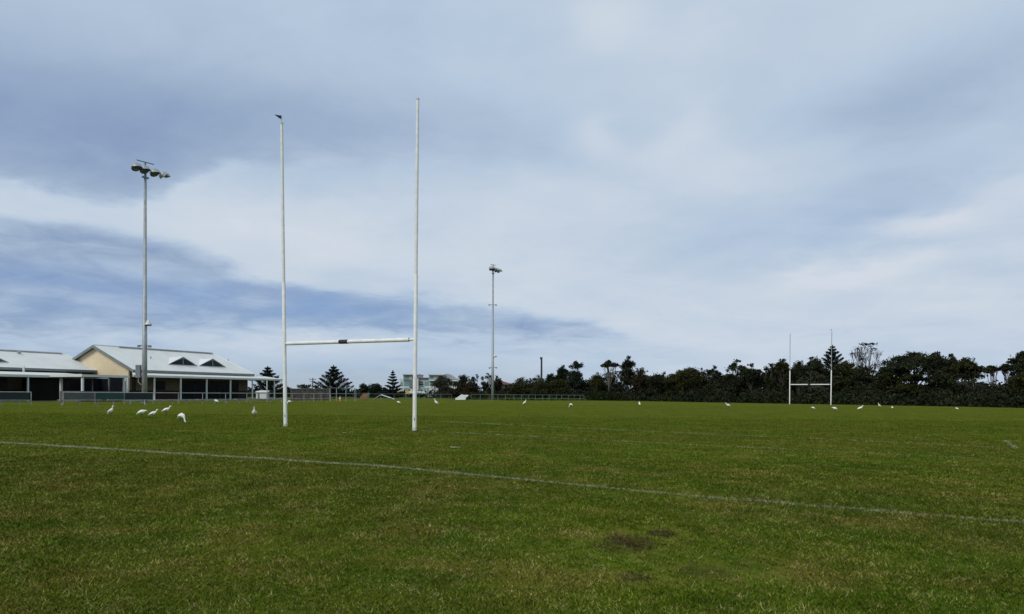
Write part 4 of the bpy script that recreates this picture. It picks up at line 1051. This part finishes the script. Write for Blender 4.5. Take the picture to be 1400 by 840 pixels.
# continuous understorey of scrub under and behind the trees
EDGE = [(680, 152), (720, 150), (800, 150), (880, 146), (940, 136), (1000, 127), (1080, 120), (1136, 116), (1200, 112), (1300, 104), (1400, 96), (1500, 90)]
def edge_Y(px): return np.interp(px, [e[0] for e in EDGE], [e[1] for e in EDGE])
r = np.random.default_rng(77); C, T = [], []
for i in range(520):
    px = 640 + 850 * r.random(); dep = r.random() ** 1.3 * 11
    Y = edge_Y(px) + 1.0 + dep; x = X_of(px, Y); g = gz(x, Y)
    h = (.6 + 1.5 * r.random()) * (1 + .13 * dep) + .5
    if px < 720: h *= .6
    w = .8 + 1.1 * r.random(); ct = r.random(); m = 130
    d = r.normal(size=(m, 3)); d /= np.linalg.norm(d, axis=1, keepdims=True); d[:, 2] = np.abs(d[:, 2])
    q = d * (.55 + .45 * r.random(m) ** .5)[:, None] * np.array([w, w, h]) + np.array([x, Y, g])
    q[:, 2] -= r.random(m) * .4 * h * .5; q[:, 2] = np.maximum(q[:, 2], g + .03); C.append(q); T.append(np.clip(.5 * ct + .4 * r.random(m), 0, 1))
# solid dark depth further back
for i in range(420):
    px = 690 + 800 * r.random(); Y = edge_Y(px) + 12 + r.random() * 9; x = X_of(px, Y); g = gz(x, Y); m = 110
    hh = 2.2 + 1.6 * r.random() if px > 760 else 1.5 + r.random()
    q = r.normal(size=(m, 3)) * np.array([1.0, 1.0, .25]) + np.array([x, Y, g]); q[:, 2] = g + r.random(m) ** .7 * hh; C.append(q); T.append(r.random(m) * .5)
SKY = [(690, 530), (740, 517), (760, 508), (786, 504), (801, 518), (820, 511), (834, 507), (858, 500), (880, 510), (900, 514), (940, 507), (980, 511), (1010, 508), (1040, 510), (1070, 503), (1110, 500), (1150, 502), (1190, 508), (1215, 512), (1240, 523), (1330, 526), (1372, 529), (1392, 516), (1400, 512), (1500, 508)]
for i in range(760):
    px = 700 + 790 * r.random(); Y = edge_Y(px) + 9 + r.random() * 8; x = X_of(px, Y); g = gz(x, Y); m = 110
    top_z = z_of(px, np.interp(px, *zip(*SKY)) + 7 * r.random() ** 2, Y) - g; hz = max(1.0, top_z * (.25 + .75 * r.random() ** .5))
    d = r.normal(size=(m, 3)); d /= np.linalg.norm(d, axis=1, keepdims=True)
    q = d * (.3 + .7 * r.random(m) ** .6)[:, None] * np.array([1.1, 1.0, .75]) + np.array([x, Y, g + max(.5, hz - .6)]); q[:, 2] = np.maximum(q[:, 2], g + .05); C.append(q); T.append(np.clip(.7 * r.random() + .35 * r.random(m), 0, 1))
scrub = link('scrub', np_mesh('scrub', leaf_quads(r, np.concatenate(C), .22), 4, np.concatenate(T)), FOL['dark'])
scrub['kind'] = 'stuff'; scrub['label'] = 'dark mass of low scrub under the tree belt'; scrub['category'] = 'scrub'
# low far scrub beyond the left fence
C, T = [], []
for i in range(260):
    px = 330 + 380 * r.random(); Y = 175 + 40 * r.random()
    if 538 < px < 592 and Y < 197: continue
    x = X_of(px, Y); g = gz(x, Y); m = 60
    q = r.normal(size=(m, 3)) * np.array([1.6, 1.2, .2]) + np.array([x, Y, g]); q[:, 2] = g + r.random(m) * (1.2 + .9 * r.random()); C.append(q); T.append(r.random(m) * .8)
s2 = link('scrub', np_mesh('scrub', leaf_quads(r, np.concatenate(C), .3), 4, np.concatenate(T)), FOL['blue'])
s2['kind'] = 'stuff'; s2['label'] = 'low far scrub line beyond the rail fence'; s2['category'] = 'scrub'
# weedy long grass along the far right fence foot
C, T = [], []
for i in range(90):
    px = 690 + 110 * r.random(); Y = float(fz(px)) + .3 + 1.5 * r.random(); x = X_of(px, Y); m = 40
    C.append(np.array([x, Y, gz(x, Y) + .15]) + r.normal(size=(m, 3)) * np.array([.5, .3, .12])); T.append(r.random(m))
s3 = link('tall_weeds', np_mesh('tall_weeds', leaf_quads(r, np.concatenate(C), .16), 4, np.concatenate(T)), foliage_mat('weed', (.03, .05, .012), (.05, .08, .018), (.08, .10, .03)))
s3['kind'] = 'stuff'; s3['label'] = 'fringe of tall weeds along the greenish fence'; s3['category'] = 'weeds'

# ------------------------------------------------------------------ birds
def bird_mesh(pose):
    """continuous loft tail > body > neck > head; x is forward, unit: 1 = standing height about 0.5 m"""
    if pose == 'upright':
        path = [(-.20, .13, .012, .03), (-.15, .165, .035, .035), (-.08, .23, .075, .07), (.0, .30, .09, .085), (.06, .36, .072, .068), (.09, .405, .045, .042), (.095, .45, .028, .028), (.10, .49, .025, .025), (.115, .525, .030, .028), (.145, .54, .028, .024), (.17, .538, .012, .012)]
    elif pose == 'walk':
        path = [(-.24, .19, .012, .03), (-.18, .21, .035, .035), (-.10, .245, .075, .072), (-.01, .28, .092, .085), (.07, .31, .072, .068), (.12, .345, .045, .042), (.15, .385, .029, .028), (.165, .425, .026, .025), (.185, .455, .031, .028), (.215, .462, .027, .024), (.24, .457, .012, .012)]
    elif pose == 'hunch':
        path = [(-.22, .17, .012, .03), (-.16, .195, .036, .035), (-.09, .24, .078, .075), (.0, .28, .096, .09), (.08, .30, .080, .075), (.13, .315, .055, .05), (.165, .33, .038, .036), (.19, .335, .034, .03), (.215, .33, .027, .024), (.235, .322, .012, .012)]
    else:  # feeding
        path = [(-.19, .19, .012, .03), (-.14, .23, .036, .035), (-.08, .275, .076, .072), (.0, .295, .096, .09), (.08, .275, .080, .072), (.125, .225, .048, .044), (.15, .165, .029, .028), (.165, .11, .026, .025), (.18, .075, .030, .027), (.20, .048, .024, .022), (.212, .03, .011, .011)]
    m = MB(); n = 12; P = [Vector((x, 0, z)) for x, z, _, _ in path]
    for i, p in enumerate(P):
        d = (P[min(i + 1, len(P) - 1)] - P[max(i - 1, 0)]).normalized(); s = Vector((0, 1, 0)); u = d.cross(s)
        for k in range(n):
            th = 2 * math.pi * k / n; m.v.append(p + u * math.cos(th) * path[i][2] + s * math.sin(th) * path[i][3])
    for i in range(len(P) - 1):
        for k in range(n): k2 = (k + 1) % n; m.f.append((i * n + k, i * n + k2, (i + 1) * n + k2, (i + 1) * n + k))
    m.f.append(tuple(range(n))[::-1]); m.f.append(tuple((len(P) - 1) * n + k for k in range(n)))
    hd = P[-1]; fw = (P[-1] - P[-2]).normalized() if pose != 'feed' else Vector((.5, 0, -.85)).normalized()
    bk = MB().tube([hd - fw * .01, hd + fw * .035, hd + fw * (.065 if pose != 'feed' else .03)], [.012, .008, .002], 6)
    legs = []
    for s in (-1, 1):
        hip = Vector((-.005 + .02 * s, .035 * s, .21)); kn = Vector((-.03 + .02 * s, .036 * s, .12)); ft = Vector((.0 + .03 * s * (pose == 'walk'), .037 * s, .005))
        g = MB().tube([hip, kn, ft], [.014, .008, .007], 6)
        for a in (-.5, 0, .5, 3.14): g.tube([ft, ft + Vector((math.cos(a) * .045, math.sin(a) * .045, -.002))], [.005, .003], 4)
        legs.append(g)
    wg = []
    for s in (-1, 1):
        w = MB(); c_ = P[2].lerp(P[3], .6) + Vector((-.02, .07 * s, .0)); t_ = P[0].lerp(P[1], .3) + Vector((0, .03 * s, .02)); f = P[4] + Vector((0, .045 * s, .01))
        w.tube([f, f.lerp(c_, .5) + Vector((0, .016 * s, 0)), c_ + Vector((0, .012 * s, 0)), c_.lerp(t_, .6) + Vector((0, .008 * s, 0)), t_], [.012, .038, .045, .026, .006], 8)
        wg.append(w)
    return m, bk, legs, wg
POSE = {}
for p in ('upright', 'walk', 'hunch', 'feed'):
    m, bk, legs, wg = bird_mesh(p)
    POSE[p] = (raw_mesh('body', m.v, m.f), raw_mesh('beak', bk.v, bk.f), [raw_mesh('leg', g.v, g.f) for g in legs], [raw_mesh('wing', w.v, w.f) for w in wg])
def bird(px, py, pose, head_deg, label, size=1.0):
    g = ground_hit(px, py); root = thing('egret', label, 'bird', g, R(head_deg), 'white egrets on the grass'); root.scale = (size,) * 3
    b, k, l_, w = POSE[p_] if (p_ := pose) else None
    link('body', b, FEATHER, root, smooth=True); link('beak', k, BEAK, root, smooth=True)
    for q in l_: link('leg', q, LEGM, root, smooth=True)
    for q in w: link('wing', q, FEATHER, root, smooth=True)
bird(151.5, 569.8, 'upright', -10, 'white egret standing upright, leftmost of all the birds', .93)
bird(193.5, 571.8, 'hunch', 5, 'white egret with its neck drawn in, left of a close pair')
bird(209.5, 573.2, 'walk', 0, 'white egret with lifted head beside the hunched one', .9)
bird(227.5, 567.8, 'walk', 10, 'white egret stretching its neck forward, farther back in the left group', 1.0)
bird(248.5, 578.5, 'feed', -25, 'white egret pecking the grass, nearest bird to the camera')
bird(347.8, 572.0, 'upright', -75, 'slim upright white egret left of the near goal, facing the camera', .95)
bird(295.8, 552.6, 'hunch', 160, 'white egret crouching close to the fence before the verandah', 1.15)
bird(395.5, 553.6, 'feed', 190, 'white egret feeding right behind the left upright of the near goal', 1.1)
bird(545.2, 553.6, 'hunch', 170, 'small white egret left of the right upright of the near goal', .95)
bird(596.5, 555.8, 'upright', 195, 'upright white egret just right of the near goal', 1.25)
bird(717.3, 554.8, 'upright', 10, 'upright white egret right of the far floodlight', 1.1)
bird(780.5, 557.4, 'feed', 150, 'white egret pecking in front of the end of the green fence', 1.0)
bird(874.2, 555.2, 'upright', 95, 'lone slim white egret in front of the middle of the tree belt', .95)
bird(995.5, 558.4, 'walk', 175, 'white egret stretching left, well left of the far goal', 1.1)
bird(1112, 561.2, 'hunch', 150, 'white egret in front of the far goal, between its uprights', .8)
bird(1141.5, 563.4, 'hunch', 175, 'white egret just right of the far goal, leaning left', 1.05)
bird(1176.3, 563.0, 'walk', 5, 'white egret facing right below the leafless tree', 1.1)
bird(1202.3, 558.8, 'upright', 200, 'upright white egret close under the trees right of the far goal', 1.1)
bird(1220, 560.2, 'feed', 60, 'tiny white egret next to the upright one under the trees', .8)
bird(1308.4, 561.6, 'hunch', 120, 'lone white egret farthest to the right', .75)
# loose feathers on the turf
def feather(px, py, ang, L_, label):
    g = ground_hit(px, py); m = MB(); d = Vector((math.cos(ang), math.sin(ang), 0)); s = Vector((-d.y, d.x, 0)); n = 7; rows = []
    for i in range(n):
        k = i / (n - 1); w = L_ * .07 * math.sin(math.pi * min(1, .12 + .86 * k)) + .002
        c_ = g + d * (k - .5) * L_ + s * (L_ * .35 * (2 * k - 1) ** 2) + Vector((0, 0, .03))
        rows.append((c_ - s * w + Vector((0, 0, .006)), c_, c_ + s * w + Vector((0, 0, .006))))
    for i in range(n - 1):
        for j in (0, 1): m.prism([rows[i][j], rows[i + 1][j], rows[i + 1][j + 1], rows[i][j + 1]], (0, 0, .003))
    o = m.build('feather', BUFF); tag(o, label, 'feather', 'loose white feathers on the grass'); return o
feather(471, 593.3, .1, .11, 'loose white feather on the grass, left of the pair by the near goal')
feather(481, 592.4, .2, .13, 'loose white feather on the grass, right of the pair by the near goal')
feather(621.5, 613.8, -.2, .24, 'long pale feather lying on the grass right of the near goal')
